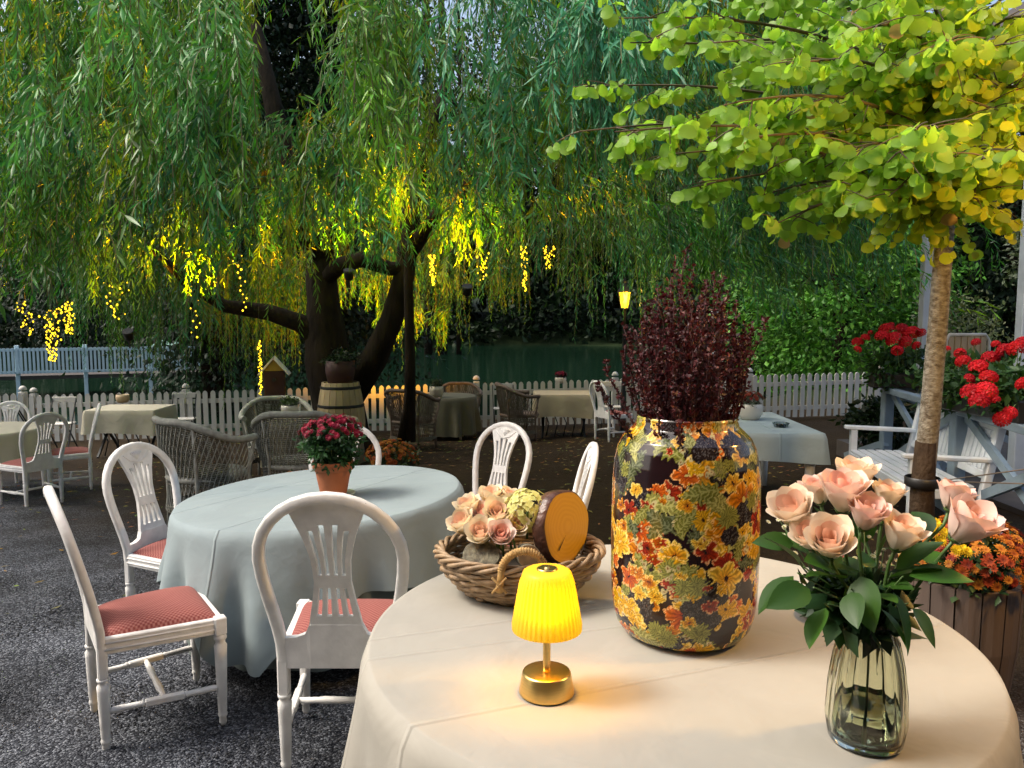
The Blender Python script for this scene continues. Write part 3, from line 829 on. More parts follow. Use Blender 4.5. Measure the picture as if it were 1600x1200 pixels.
# ------------------------------------------------------------------ footbridge, shed, boat
br = thing('footbridge', 'pale blue railed footbridge over the water at the left edge', 'bridge', (-22.5, 27, 0))
dirb = Vector((10.5, 3.85, 0)); Lb = dirb.length; br.rotation_euler = (0, 0, math.atan2(4.2, 11.5))
for zz in (-.55, .28): MB().box((Lb / 2, 0, zz), (Lb, .06, .1)).build('rail', M_bridge, br)
bal = MB().box((0, 0, -.12), (.075, .035, .95)).mesh('baluster', M_bridge)
for i in range(int(Lb / .135)): inst('baluster', bal, br, (i * .135 + .05, -.055, 0))
pst = MB().box((0, 0, -.9), (.14, .14, 2.7), bev=.01).mesh('post', M_bridge)
for i in range(6): inst('post', pst, br, (Lb * i / 5, .12, 0))
MB().box((Lb / 2, 1.1, -.76), (Lb, 2.0, .14)).build('deck', M_deck, br)
sh = thing('boat_shed', 'small green roofed shed glimpsed across the water between willow strands', 'shed', at(265, 566, 34))
MB().box((0, 0, .25), (.95, .8, .85)).build('wall', M_greenwood, sh)
MB().add([(-.6, -.5, .68), (.6, -.5, .68), (.6, .5, .68), (-.6, .5, .68), (-.45, 0, .98), (.45, 0, .98)], [(0, 1, 5, 4), (2, 3, 4, 5), (1, 2, 5), (3, 0, 4), (3, 2, 1, 0)]).build('roof', mat('teal_roof', (.12, .27, .22)), sh)
bt = thing('pontoon_boat', 'white pontoon boat with an open frame canopy moored on the lake', 'boat', (at(1140, 545, 74).x, 74, WATER_Z))
W_ = M_white
MB().box((.3, 0, .35), (4.6, 2.0, .5), bev=.1).build('hull', W_, bt)
MB().box((0, 0, 3.35), (4.0, 2.1, .14)).build('canopy', W_, bt)
pp = MB().box((0, 0, 1.95), (.12, .12, 2.7)).mesh('post', W_)
for x in (-1.8, -.2, 1.7):
    for y in (-.9, .9): inst('post', pp, bt, (x, y, 0))
MB().box((.9, 0, 1.1), (1.5, 1.3, 1.0), bev=.12).build('console', W_, bt)
MB().box((1.0, -.66, 1.5), (.9, .03, .35)).build('windscreen', M_black, bt)
jt = thing('jetty', 'low dark jetty at the water line beside the white boat', 'jetty', (at(1240, 545, 70).x, 70, WATER_Z))
MB().box((3, 0, .35), (16, 1.4, .16)).build('deck', M_deck, jt)
pl = MB().tube([(0, 0, -1), (0, 0, .5)], .12, 8).mesh('pile', M_deck)
for i in range(6): inst('pile', pl, jt, (-4.5 + i * 3, -.6, 0))

# ------------------------------------------------------------------ porch on the right
porch = thing('porch', 'blue grey timber porch with cross braced railing at the right edge', 'porch', (4.0, 8.2, gz(4, 8.2)))
pz = gz(4, 8.2); po = Vector((4.0, 8.2, pz))
for (x, y, top) in ((4.52, 8.5, 4.0), (4.62, 7.0, 4.0), (6.6, 8.6, 4.0), (4.75, 5.2, 4.0)):
    MB().box((x - po.x, y - po.y, top / 2 - pz / 2), (.105, .105, top - pz), bev=.008).build('post', M_post, porch)
R0, R1, R2 = Vector((3.93, 8.05, pz)), Vector((3.55, 6.1, pz + .03)), Vector((3.17, 4.15, pz + .06))
for P_ in (R0, R1, R2): MB().box(P_ - po + Vector((0, 0, .5)), (.1, .1, 1.04), bev=.008).build('rail_post', M_bluegrey, porch)
up1 = Vector((0, 0, 1))
for a, b in ((R0, R1), (R1, R2), (R0, R0 + Vector((1.9, .1, 0)))):
    d = (b - a).normalized() * .055
    MB().bar(a + d - po + up1 * .97, b - d - po + up1 * .97, .09, .06, bev=.006).build('top_rail', M_bluegrey, porch)
    MB().bar(a + d - po + up1 * .16, b - d - po + up1 * .16, .07, .09, bev=.006).build('bottom_rail', M_bluegrey, porch)
    MB().bar(a + d - po + up1 * .21, b - d - po + up1 * .935, .035, .07).build('brace', M_bluegrey, porch)
    sh_ = Vector((.042, .008, 0))
    MB().bar(a + d - po + up1 * .935 + sh_, b - d - po + up1 * .21 + sh_, .035, .07).build('brace', M_bluegrey, porch)
MB().bar(R0 - po + Vector((-.02, -.05, .42)), on(1322, 712, -.02) - po, .05, .07).build('strut', M_bluegrey, porch)
MB().box((6.3 - po.x, 7.2 - po.y, -.05 + .1), (4.2, 5.4, .2)).build('floor', M_deck, porch)
# white barge board and eave of the porch roof
E0, E1 = at(1571, 137, 6.6), at(1650, 62, 6.6)
MB().bar(E0 - po, E1 - po + (E1 - E0) * 2.2, .05, .17).build('barge_board', mat('white_board', (.8, .8, .8), rough=.5), porch)
dv = (E1 - E0)
q = [E0 + Vector((0, .04, .1)), E0 + dv * 3.2 + Vector((0, .04, .1)), E0 + dv * 3.2 + Vector((0, 2.6, .1)), E0 + Vector((0, 2.6, .1))]
MB().add([p - po for p in q] + [p - po + Vector((0, 0, .06)) for p in q], [(3, 2, 1, 0), (4, 5, 6, 7), (0, 1, 5, 4), (1, 2, 6, 5), (2, 3, 7, 6), (3, 0, 4, 7)]).build('roof', M_deck, porch)

# ------------------------------------------------------------------ unseen house wall and eave, added to shade the near side
hs_ = thing('unseen_house', 'unseen grey house wall with wide eave, added behind the viewpoint to shade the near side', 'house', (0, -1.3, 0))
MB().box((0, -.1, 2.6), (18, .2, 5.4)).build('wall', mat('grey_boards', (.22, .2, .17), rough=.7), hs_)
MB().bar((0, -.6, 5.2), (0, 1.55, 3.55), 18.6, .12).build('eave', M_deck, hs_)

# ------------------------------------------------------------------ lamps of the place
M_bulb = emit('warm_bulb', (1.0, .66, .02), 1.6)
M_glow = emit('lantern_glass', (1.0, .62, .02), 1.5)
def lampdata(kind, E, col=(1, .62, .16), r=.05):
    l = bpy.data.lights.new(kind.lower() + '_lamp', kind); l.energy = E; l.color = col
    l.shadow_soft_size = r
    return l
ll = at(976, 472, 13.6)
lan = thing('lantern', 'lit black street lantern with yellow glass glowing under the willow', 'lantern', (ll.x, 13.6, gz(ll.x, 13.6)))
b0 = ll.z - lan.location.z
MB().lathe([(.07, 0), (.05, .12), (.035, .3), (.03, b0 - .16), (.05, b0 - .13), (.08, b0 - .1)], 10).build('post', M_iron, lan)
MB().lathe([(.055, b0 - .1), (.10, b0 + .17)], 6, smooth=False).build('glass', M_glow, lan)
MB().lathe([(.135, b0 + .17), (.13, b0 + .19), (.06, b0 + .29), (.03, b0 + .33), (.035, b0 + .36), (.008, b0 + .42)], 6, smooth=False).build('hood', M_iron, lan)
fr = MB()
for k in range(6):
    a = k * PI / 3
    fr.bar((.06 * math.cos(a), .06 * math.sin(a), b0 - .1), (.106 * math.cos(a), .106 * math.sin(a), b0 + .17), .012, .012)
fr.build('frame', M_iron, lan)
lo = bpy.data.objects.new('light', lampdata('POINT', 18, (1, .6, .1), .1)); link(lo, lan); lo.location = (0, -.2, b0 + .05)

YEL = (1.0, .40, .0)
def flood(px, py, Y, tgt, E, lab, size=115):
    p = at(px, py, Y); q = at(*tgt)
    t = thing('flood_light', lab, 'flood light', p)
    d = (q - p).normalized()
    R = d.to_track_quat('Z', 'Y').to_matrix()
    MB().lathe([(.035, -.11), (.055, -.09), (.065, .0), (.068, .03)], 12, M=R).build('housing', M_iron, t)
    MB().lathe([(.058, .0), (.058, .024)], 12, M=R).build('lens', M_bulb, t)
    MB().bar((0, 0, -.01), Vector((0, .03, -.2)), .02, .02).build('bracket', M_iron, t)
    l = lampdata('SPOT', E, YEL, .05); l.spot_size = math.radians(size); l.spot_blend = .6
    o = bpy.data.objects.new('light', l); link(o, t)
    o.location = d * .05; o.rotation_euler = (-d).to_track_quat('Z', 'Y').to_euler()
flood(545, 425, 10.0, (540, 300, 9.6), 2600, 'lit flood light in the crotch of the willow aimed up at the leaves')
flood(300, 470, 9.4, (310, 370, 9.0), 1500, 'lit flood light under the left boughs of the willow')
flood(730, 450, 10.0, (735, 360, 9.6), 1500, 'lit flood light under the right boughs of the willow')
flood(548, 585, 11.6, (570, 470, 13.0), 1000, 'lit flood light low behind the fork of the willow trunk', 120)
flood(200, 520, 10.0, (180, 440, 9.6), 500, 'lit flood light at the far left below the willow boughs')

# strings of small lamps hanging from the willow
def light_string(label, px, y0, y1, Y, nb, wide, group='strings of small lamps in the willow'):
    p0 = at(px, y0, Y); p1 = at(px, y1, Y)
    t = thing('light_string', label, 'light string', p0, 0, group)
    H = p0.z - p1.z
    mb = MB(); wire = []
    for i in range(nb):
        s = (i + random.random() * .6) / nb
        w = wide * Y / FPX * (1 - .5 * s)
        c = Vector((random.uniform(-1, 1) * w, random.uniform(-1, 1) * w, -H * s))
        wire.append(c)
        r = random.uniform(.007, .014)
        mb.lathe([(r * .3, -r), (r, 0), (r * .3, r)], 5, c=c)
    o = mb.build('bulbs', M_bulb, t); tag(o, kind='stuff')
    MB().tube([Vector((.01, .02, .75)), Vector((0, 0, .3))] + wire, .003, 4, caps=False).build('wire', M_iron, t)
light_string('dense hanging bunch of yellow lamps at the far left over the blue footbridge', 80, 482, 565, 8.8, 90, 14)
light_string('short bunch of yellow lamps right of the dense bunch over the footbridge', 106, 472, 522, 8.8, 50, 9)
light_string('thin scatter of yellow lamps at the left edge of the willow', 38, 470, 525, 8.8, 26, 14)
light_string('straight narrow string of yellow lamps beside the red bird house', 405, 532, 618, 10.3, 46, 4)
light_string('short thick string of yellow lamps right of the slim dark stem', 676, 398, 446, 9.4, 46, 6)
light_string('string of yellow lamps at the right end of the lit boughs', 819, 385, 455, 9.2, 48, 6)
light_string('small cluster of yellow lamps rightmost under the willow', 858, 385, 420, 9.2, 34, 10)
light_string('loose string of yellow lamps hanging below the lit left boughs', 300, 440, 530, 9.0, 14, 12)
light_string('thin string of yellow lamps left of the lit left boughs', 178, 440, 500, 9.0, 24, 20)
light_string('sparse string of yellow lamps right of the lit left boughs', 376, 400, 490, 9.0, 14, 10)
light_string('sparse string of yellow lamps over the middle of the yard', 752, 395, 440, 9.1, 16, 12)

# the terrace lantern that warms the near table: hangs from the porch side, right of the view
wl = thing('lantern', 'warm terrace lantern hanging from a bracket outside the right edge', 'lantern', (2.55, 1.95, 2.5))
MB().lathe([(.09, -.13), (.115, .13)], 8, smooth=False).build('glass', emit('terrace_glass', (1, .62, .2), 5), wl)
MB().lathe([(.15, .13), (.05, .24), (.012, .28)], 8, smooth=False).build('hood', M_iron, wl)
MB().lathe([(.10, -.16), (.10, -.13)], 8, smooth=False).build('base', M_iron, wl)
MB().tube([(0, 0, .27), (0, 0, .55), (.5, 0, .6), (.9, 0, .6)], .012, 6).build('bracket', M_iron, wl)
MB().box((.95, 0, -.9), (.1, .1, 3.2), bev=.01).build('post', M_bluegrey, wl)
lo = bpy.data.objects.new('light', lampdata('POINT', 98, (1, .55, .12), .12)); link(lo, wl); lo.location = (-.22, -.05, -.1)
# ------------------------------------------------------------------ white oval backed chairs
def seat_mat():
    m, nt, N, L, b = newmat('red_woven_seat')
    tc = node(nt, 'ShaderNodeTexCoord'); mp = node(nt, 'ShaderNodeMapping')
    mp.inputs['Rotation'].default_value = (0, 0, PI / 4); mp.inputs['Scale'].default_value = (1, 1, 0)
    L.new(tc.outputs['Object'], mp.inputs[0])
    ck = node(nt, 'ShaderNodeTexVoronoi', distance='MANHATTAN'); ck.inputs['Scale'].default_value = 85; ck.inputs['Randomness'].default_value = 0
    L.new(mp.outputs[0], ck.inputs['Vector'])
    cr = node(nt, 'ShaderNodeValToRGB')
    cr.color_ramp.elements[0].position = .25; cr.color_ramp.elements[1].position = .75
    cr.color_ramp.elements[0].color = (.18, .034, .030, 1); cr.color_ramp.elements[1].color = (.33, .13, .11, 1)
    L.new(ck.outputs['Distance'], cr.inputs[0]); L.new(cr.outputs[0], b.inputs['Base Color'])
    b.inputs['Roughness'].default_value = .8; b.inputs['Sheen Weight'].default_value = .05; b.inputs['Specular IOR Level'].default_value = .25
    bp = node(nt, 'ShaderNodeBump'); bp.inputs['Strength'].default_value = .3; bp.inputs['Distance'].default_value = .004
    L.new(ck.outputs['Distance'], bp.inputs['Height']); L.new(bp.outputs[0], b.inputs['Normal'])
    return m
M_seat = seat_mat()
def back_y(z): return -.205 - .13 * max(0, (z - .44)) ** 1.25 / (.54 ** 1.25)
def make_chair():
    t = thing('chair', '', 'chair', (0, 0, 0), 0, 'white oval backed chairs with red seats')
    # arch of the back: stiles flare then close in a round head
    pts = []
    for i in range(7):
        s = i / 6; z = .40 + .36 * s
        pts.append((-(.178 + .048 * sstep(s, 0, 1)), z))
    for i in range(1, 14):
        a = PI - PI * i / 14
        pts.append((.226 * math.cos(a), .76 + .205 * math.sin(a)))
    pts += [(-x, z) for x, z in reversed(pts[:7])]
    P3 = [(x, back_y(z), z) for x, z in pts]
    mb = MB(); n = 10; V = []
    for i, p in enumerate(P3):
        a = Vector(P3[min(i + 1, len(P3) - 1)]) - Vector(P3[max(i - 1, 0)]); a.normalize()
        yv = Vector((0, 1, .0)); x = a.cross(yv).normalized(); y = x.cross(a)
        for k in range(n):
            q = 2 * PI * k / n
            cx_, sy_ = math.cos(q), math.sin(q)
            V.append(Vector(p) + x * (math.copysign(abs(cx_) ** .6, cx_) * .0195) + y * (math.copysign(abs(sy_) ** .6, sy_) * .0165))
    F = [(i * n + k, i * n + (k + 1) % n, (i + 1) * n + (k + 1) % n, (i + 1) * n + k) for i in range(len(P3) - 1) for k in range(n)]
    mb.add(V, F, True); mb.build('back_frame', M_white, t)
    # pierced splat
    def hw(z):
        zz = [.53, .60, .68, .76, .84, .90, .945]; ww = [.085, .070, .058, .062, .084, .108, .126]
        return float(np.interp(z, zz, ww))
    rows = [.525, .555, .575, .60, .63, .655, .675, .70, .725, .75, .78, .81, .835, .855, .875, .90, .925, .95]
    cols = [0, .13, .235, .335, .44, .56, .665, .765, .87, 1]
    nc = len(cols)
    front, back = [], []
    for z in rows:
        for c in cols:
            w = hw(z); x = -w + 2 * w * c
            zz = z + (.012 * math.cos(x * 13) if z > .93 else 0)
            front.append((x, back_y(z) + .009, zz)); back.append((x, back_y(z) - .009, zz))
    mb = MB(); N_ = len(front); F = []
    solid = set()
    for r in range(len(rows) - 1):
        zc = (rows[r] + rows[r + 1]) / 2
        for c in range(nc - 1):
            slot = c % 2 == 1
            inner = c in (3, 5)
            hi = .875 if inner else .855
            hole = slot and ((.555 < zc < .655) or (.70 < zc < hi))
            if not hole: solid.add((r, c))
    idx = lambda r, c: r * nc + c
    for (r, c) in solid:
        a, b, d, e = idx(r, c), idx(r, c + 1), idx(r + 1, c + 1), idx(r + 1, c)
        F.append((b, a, e, d)); F.append((a + N_, b + N_, d + N_, e + N_))
        for (dr, dc, p, q) in ((-1, 0, a, b), (1, 0, d, e), (0, -1, e, a), (0, 1, b, d)):
            if (r + dr, c + dc) not in solid: F.append((p, q, q + N_, p + N_))
    mb.add(front + back, F); mb.build('splat', M_white, t)
    # carved fan on the crest
    mb = MB()
    for k in range(-3, 4):
        mb.tube([(0, back_y(.905) + .011, .892), (k * .012, back_y(.94) + .013, .94 - abs(k) * .003)], [.002, .0045], 5)
    mb.tube([(-.085, back_y(.93) + .010, .925), (-.05, back_y(.9) + .012, .895), (0, back_y(.88) + .012, .878), (.05, back_y(.9) + .012, .895), (.085, back_y(.93) + .010, .925)], .0035, 5)
    mb.build('crest_carving', M_white, t)
    # rear rail with dipped shoulders
    xs_ = [-.166, -.13, -.10, -.085, .085, .10, .13, .166]; zs_ = [.478, .480, .492, .525, .525, .492, .480, .478]
    V = [(x, -.218, .375) for x in xs_] + [(x, back_y(z) + .0 + -.012, z) for x, z in zip(xs_, zs_)] + [(x, -.192, .375) for x in xs_] + [(x, back_y(z) + .012, z) for x, z in zip(xs_, zs_)]
    m = len(xs_); F = []
    for i in range(m - 1):
        F += [(i, i + m, i + 1 + m, i + 1)[::-1], (i + 2 * m, i + 3 * m, i + 1 + 3 * m, i + 1 + 2 * m), (i + m, i + 3 * m, i + 1 + 3 * m, i + 1 + m)[::-1], (i, i + 2 * m, i + 1 + 2 * m, i + 1)]
    MB().add(V, F).build('back_rail', M_white, t)
    # seat frame with a bead
    mb = MB()
    fl, fr_, bl, brr = Vector((-.222, .205, .405)), Vector((.222, .205, .405)), Vector((-.18, -.195, .405)), Vector((.18, -.195, .405))
    for a, b in ((fl, fr_), (fl, bl), (fr_, brr)):
        mb.bar(a, b, .028, .062, bev=.004)
        o_ = ((a + b) / 2 - Vector((0, 0, .405))); o_.z = 0; o_ = o_.normalized() * .0135
        mb.tube([a + o_ + Vector((0, 0, -.012)), b + o_ + Vector((0, 0, -.012))], .0052, 6)
        mb.tube([a + o_ + Vector((0, 0, .012)), b + o_ + Vector((0, 0, .012))], .0042, 6)
    for c in (fl, fr_): mb.box(c, (.044, .044, .07), bev=.004)
    mb.build('seat_frame', M_white, t)
    # cushion
    nu, nv = 15, 15; V = []
    for j in range(nv):
        for i in range(nu):
            u, v = -1 + 2 * i / (nu - 1), -1 + 2 * j / (nv - 1)
            su, sv_ = math.copysign(1 - (1 - abs(u)) ** 1.5, u), math.copysign(1 - (1 - abs(v)) ** 1.5, v)
            hwid = (.172 + .046 * (sv_ + 1) / 2)
            z = .432 + .045 * ((1 - abs(su) ** 3.2) * (1 - abs(sv_) ** 3.2)) ** .5
            V.append((su * hwid, sv_ * .198 + .004, z))
    MB().add(V, [tuple(f) for f in grid_faces(nu, nv)], True).build('seat_cushion', M_seat, t)
    # legs
    fp = [(.011, 0), (.015, .012), (.013, .03), (.017, .036), (.0185, .045), (.0155, .052), (.017, .06), (.0235, .30), (.0245, .325), (.018, .335), (.019, .345), (.024, .352), (.024, .362), (.019, .37), (.02, .38)]
    fl_m = MB().lathe(fp, 14).mesh('leg', M_white)
    rp = [(.011, 0), (.015, .012), (.013, .03), (.017, .036), (.0185, .045), (.0155, .052), (.017, .06), (.0225, .235), (.0235, .255), (.017, .263), (.019, .27), (.022, .276), (.022, .284)]
    r_ = MB().lathe(rp, 14)
    r_.box((0, 0, .345), (.037, .034, .125), bev=.005)
    rl_m = r_.mesh('leg', M_white)
    for s in (-1, 1):
        inst('leg', fl_m, t, (.222 * s, .205, 0))
        inst('leg', rl_m, t, (.178 * s, -.203, 0))
    # H stretcher
    for s in (-1, 1):
        a, b = Vector((.222 * s, .205, .155)), Vector((.178 * s, -.203, .155)); d = b - a
        mb = MB()
        mb.tube([a + d * q for q in (0, .06, .07, .30, .31, .33)], [.009, .011, .013, .011, .014, .012], 8)
        mb.tube([a + d * q for q in (.67, .69, .70, .93, .94, 1)], [.012, .014, .011, .013, .011, .009], 8)
        mb.bar(a + d * .33, a + d * .67, .026, .026, bev=.004)
        mb.build('stretcher', M_white, t)
    mb = MB(); mb.tube([(-.19, 0, .155), (-.12, 0, .155), (-.1, 0, .155), (0, 0, .155), (.1, 0, .155), (.12, 0, .155), (.19, 0, .155)], [.01, .011, .014, .0115, .014, .011, .01], 8)
    mb.build('stretcher', M_white, t)
    return t
chair0 = make_chair(); first = [True]
def put_chair(x, y, f, label, dz=0):
    o = chair0 if first[0] else copy_tree(chair0); first[0] = False
    return place(o, x, y, gz(x, y) + dz, math.atan2(-f[0], f[1]), label)
put_chair(-1.44, 3.0, (.82, .57), 'white oval backed chair seen side on in the left foreground, whole red seat in view')
put_chair(-1.74, 4.02, (.94, -.34), 'white oval backed chair tucked in at the left of the sage clothed round table')
put_chair(-.60, 2.79, (.0, 1), 'white oval backed chair seen from behind between the two round tables')
c_ = [o for o in bpy.data.objects if o.get('label') == 'white oval backed chair seen from behind between the two round tables'][0]
c_.scale = (1.06, 1.06, 1.06)
put_chair(-1.12, 4.86, (0, -1), 'white oval backed chair half hidden by the terracotta flower pot')
put_chair(-.24, 4.86, (-.64, -.77), 'white oval backed chair right of the sage clothed round table, its splat in full view')
put_chair(.10, 3.98, (-.995, .0), 'white oval backed chair seen edge on behind the log slice of the basket')
put_chair(-5.0, 7.95, (-.85, .5), 'white oval backed chair at the far left table, its back turned to us')
put_chair(-5.12, 8.85, (-.88, -.48), 'white oval backed chair seen side on at the far left, with orange red seat')
put_chair(-6.3, 9.45, (.2, -1), 'white oval backed chair cut off by the left edge beyond the far left table')
put_chair(1.62, 12.4, (.85, .5), 'white oval backed chair by the fence, left of the burgundy branches')

# ------------------------------------------------------------------ tables with cloths
def skirt_mesh(name, m, R, top, drop, nfold, amp, thick_seed, square=None, rot=0.0, flare=.06, sag=0.0):
    """cloth over a round top: flat disc and folded skirt; square = half side of a square cloth"""
    n = 240; rs = np.random.default_rng(thick_seed)
    th = np.linspace(0, 2 * PI, n, endpoint=False)
    ph = rs.uniform(0, 6.28, 6)
    if square:
        c = np.maximum(np.abs(np.cos(th - rot)), np.abs(np.sin(th - rot)))
        dr = np.clip(square / c - R, .02, .56)
    else: dr = np.full(n, drop) + .012 * np.sin(th * 3 + ph[0])
    wave = np.sin(th * nfold + ph[1] + .8 * np.sin(th * 3 + ph[2])) + .45 * np.sin(th * (nfold * 1.7) + ph[3])
    rows = []
    for r in (.0004, .3, .6, .85, .95, .985):
        rows.append(np.stack([R * r * np.cos(th), R * r * np.sin(th), np.full(n, top)], 1))
    rows.append(np.stack([(R - .002) * np.cos(th), (R - .002) * np.sin(th), np.full(n, top - .0015)], 1))
    for s in np.linspace(0.0, 1, 15)[1:]:
        d = dr * s
        k = sstep(d, .0, .34)
        rr = R + .012 * sstep(d, 0, .03) + flare * (d / .7) + amp * k * wave * (.35 + .65 * np.minimum(1, d / .5))
        rows.append(np.stack([rr * np.cos(th), rr * np.sin(th), top - .004 - d], 1))
    V = np.concatenate(rows)
    F = grid_faces(n, len(rows), True)
    return np_mesh(name, V, F, m, True)
def round_table(label, cloth_specs, x, y, R, h, tilt=0.0, legcol=M_white):
    z = gz(x, y)
    t = thing('round_table', label, 'table', (x, y, z))
    t.rotation_euler = (0, -tilt, 0)
    MB().lathe([(R - .015, h - .035), (R - .008, h - .02), (R - .012, h - .006)], 48).build('tabletop', legcol, t)
    lg = MB().lathe([(.02, 0), (.026, .1), (.032, .5), (.034, h - .035)], 10).mesh('leg', legcol)
    for k in range(4):
        a = PI / 4 + k * PI / 2
        inst('leg', lg, t, (R * .72 * math.cos(a), R * .72 * math.sin(a), 0))
    for (lab, me, dz) in cloth_specs:
        o = inst('tablecloth', me, None, (x, y, z)); o.rotation_euler = (0, -tilt, 0)
        tag(o, lab, 'tablecloth')
    return t
NR, NX, NY = .79, .41, 2.02
M_clothnear = cloth_mat('near_cloth', (.345, .328, .285), [(-.353, .936, -.235, .7), (-.30, .954, .06, .45), (-.33, .944, .20, .4)])
M_clothmid = cloth_mat('mid_cloth', (.23, .285, .30), [(.83, -.56, .12, 1.2), (-.25, .97, .25, .9), (.80, -.60, -.34, 1.2)])
round_table('round white legged table under the near cream cloth', [('cream cloth on the nearest round table, lit warm by the lamp', skirt_mesh('near_cloth', M_clothnear, NR, .75, .62, 15, .032, 3, flare=.07), 0)], NX, NY, NR - .004, .746)
under = skirt_mesh('under_cloth', M_clothgreen, .69, .745, .60, 15, .018, 5, flare=.0)
over = skirt_mesh('over_cloth', M_clothmid, .703, .75, .3, 15, .045, 9, square=1.0, rot=.55, flare=.12)
round_table('round white legged table under the sage cloths, with the flower pot on it', [('long sage green under cloth of the round table with the flower pot', under, 0), ('pale grey square over cloth on the round table with the flower pot', over, 0)], -.93, 3.88, .69, .741, .055)
round_table('round table under an olive cloth between the wicker chairs', [('olive cloth on the round table between the wicker chairs', skirt_mesh('cloth', M_clotholive, .5, .75, .5, 12, .03, 15), 0)], -2.25, 8.7, .49, .746)
round_table('round table under a pale cloth cut off at the far left edge', [('beige cloth on the far left round table, cut off by the frame', skirt_mesh('cloth', cloth_mat('beige_cloth', (.46, .43, .33)), .62, .75, .3, 12, .025, 16), 0)], -5.95, 8.55, .61, .746)
round_table('small round table under a dark hanging cloth by the fence right of the slim stem', [('dark draped cloth with a pale top on the table holding the tin pot', skirt_mesh('cloth', M_darkcloth, .5, .75, .62, 10, .04, 17), 0)], -1.12, 13.2, .49, .746)
def rect_table(label, clabel, x, y, w, d, rz, drop, cm, h=.75, trestle=True):
    z = gz(x, y)
    t = thing('trestle_table', label, 'table', (x, y, z), rz)
    MB().box((0, 0, h - .02), (w - .02, d - .02, .03), bev=.004).build('tabletop', M_tan, t)
    if trestle:
        for s in (-1, 1):
            mb = MB()
            mb.bar((s * w * .36, -d * .42, .02), (s * w * .36, d * .42, h - .06), .03, .03); mb.build('leg', M_iron, t)
            mb = MB(); mb.bar((s * w * .36 + .031, d * .42, .02), (s * w * .36 + .031, -d * .42, h - .06), .03, .03); mb.build('leg', M_iron, t)
        MB().bar((-w * .36, 0, .38), (w * .36, 0, .38), .025, .025).build('stretcher', M_iron, t)
        mb = MB()
        for k in range(5):
            x_ = -w * .3 + k * w * .15
            mb.tube([(x_, -d * .3, .03), (x_ + .05, -d * .28, .25), (x_ - .02, -d * .3, .42)], .010, 5)
        mb.build('scrollwork', M_iron, t)
    else:
        lg = MB().lathe([(.03, 0), (.036, .2), (.05, .62), (.05, h - .04)], 12).mesh('leg', M_white)
        for sx in (-1, 1):
            for sy in (-1, 1): inst('leg', lg, t, (sx * (w / 2 - .09), sy * (d / 2 - .09), 0))
    # cloth: draped rectangle with softly bulging sides and a fold at the corners
    nx_, ny_ = 12, 12
    per = []
    m_ = 40
    for k in range(4 * m_):
        s, f = divmod(k, m_); f = f / m_ * 2 - 1
        per.append([(f * w / 2, -d / 2), (w / 2, f * d / 2), (-f * w / 2, d / 2), (-w / 2, -f * d / 2)][s])
    per = np.array(per); nn = len(per)
    out = per / np.array([w / 2, d / 2]); nrm = np.where(np.abs(out) > .985, np.sign(out), 0)
    ang = np.arange(nn)
    rows = []
    for r in (.0004, .5, .94, .995): rows.append(np.concatenate([per * r, np.full((nn, 1), h)], 1))
    rows.append(np.concatenate([per, np.full((nn, 1), h - .003)], 1))
    for s in np.linspace(0, 1, 7)[1:]:
        o = (.008 + .012 * np.sin(ang * .33 + 1.3) * s + .02 * s)[:, None]
        rows.append(np.concatenate([per + nrm * o, np.full((nn, 1), h - .003 - drop * s) + (.02 * np.sin(ang * .11) * s)[:, None]], 1))
    o = inst('tablecloth', np_mesh('cloth', np.concatenate(rows), grid_faces(nn, len(rows), True), cm, True), None, (x, y, z)); o.rotation_euler = (0, 0, rz)
    tag(o, clabel, 'tablecloth')
    return t
rect_table('iron trestle table with scrolled legs before the fence at the left', 'beige cloth on the trestle table at the left holding a wicker pot', -5.95, 12.0, 1.05, .8, .03, .36, cloth_mat('beige_cloth', (.45, .42, .32)))
rect_table('iron trestle table with cross legs before the middle of the fence', 'tan cloth on the trestle table before the middle of the fence', .87, 13.2, .98, .75, .0, .38, cloth_mat('tan_cloth', (.40, .34, .22)))
rect_table('white legged square table at the right under a pale cloth', 'pale blue grey cloth on the square table right of the big vase', 2.08, 7.25, 1.2, 1.45, -.02, .24, M_clothfar, .75, False)

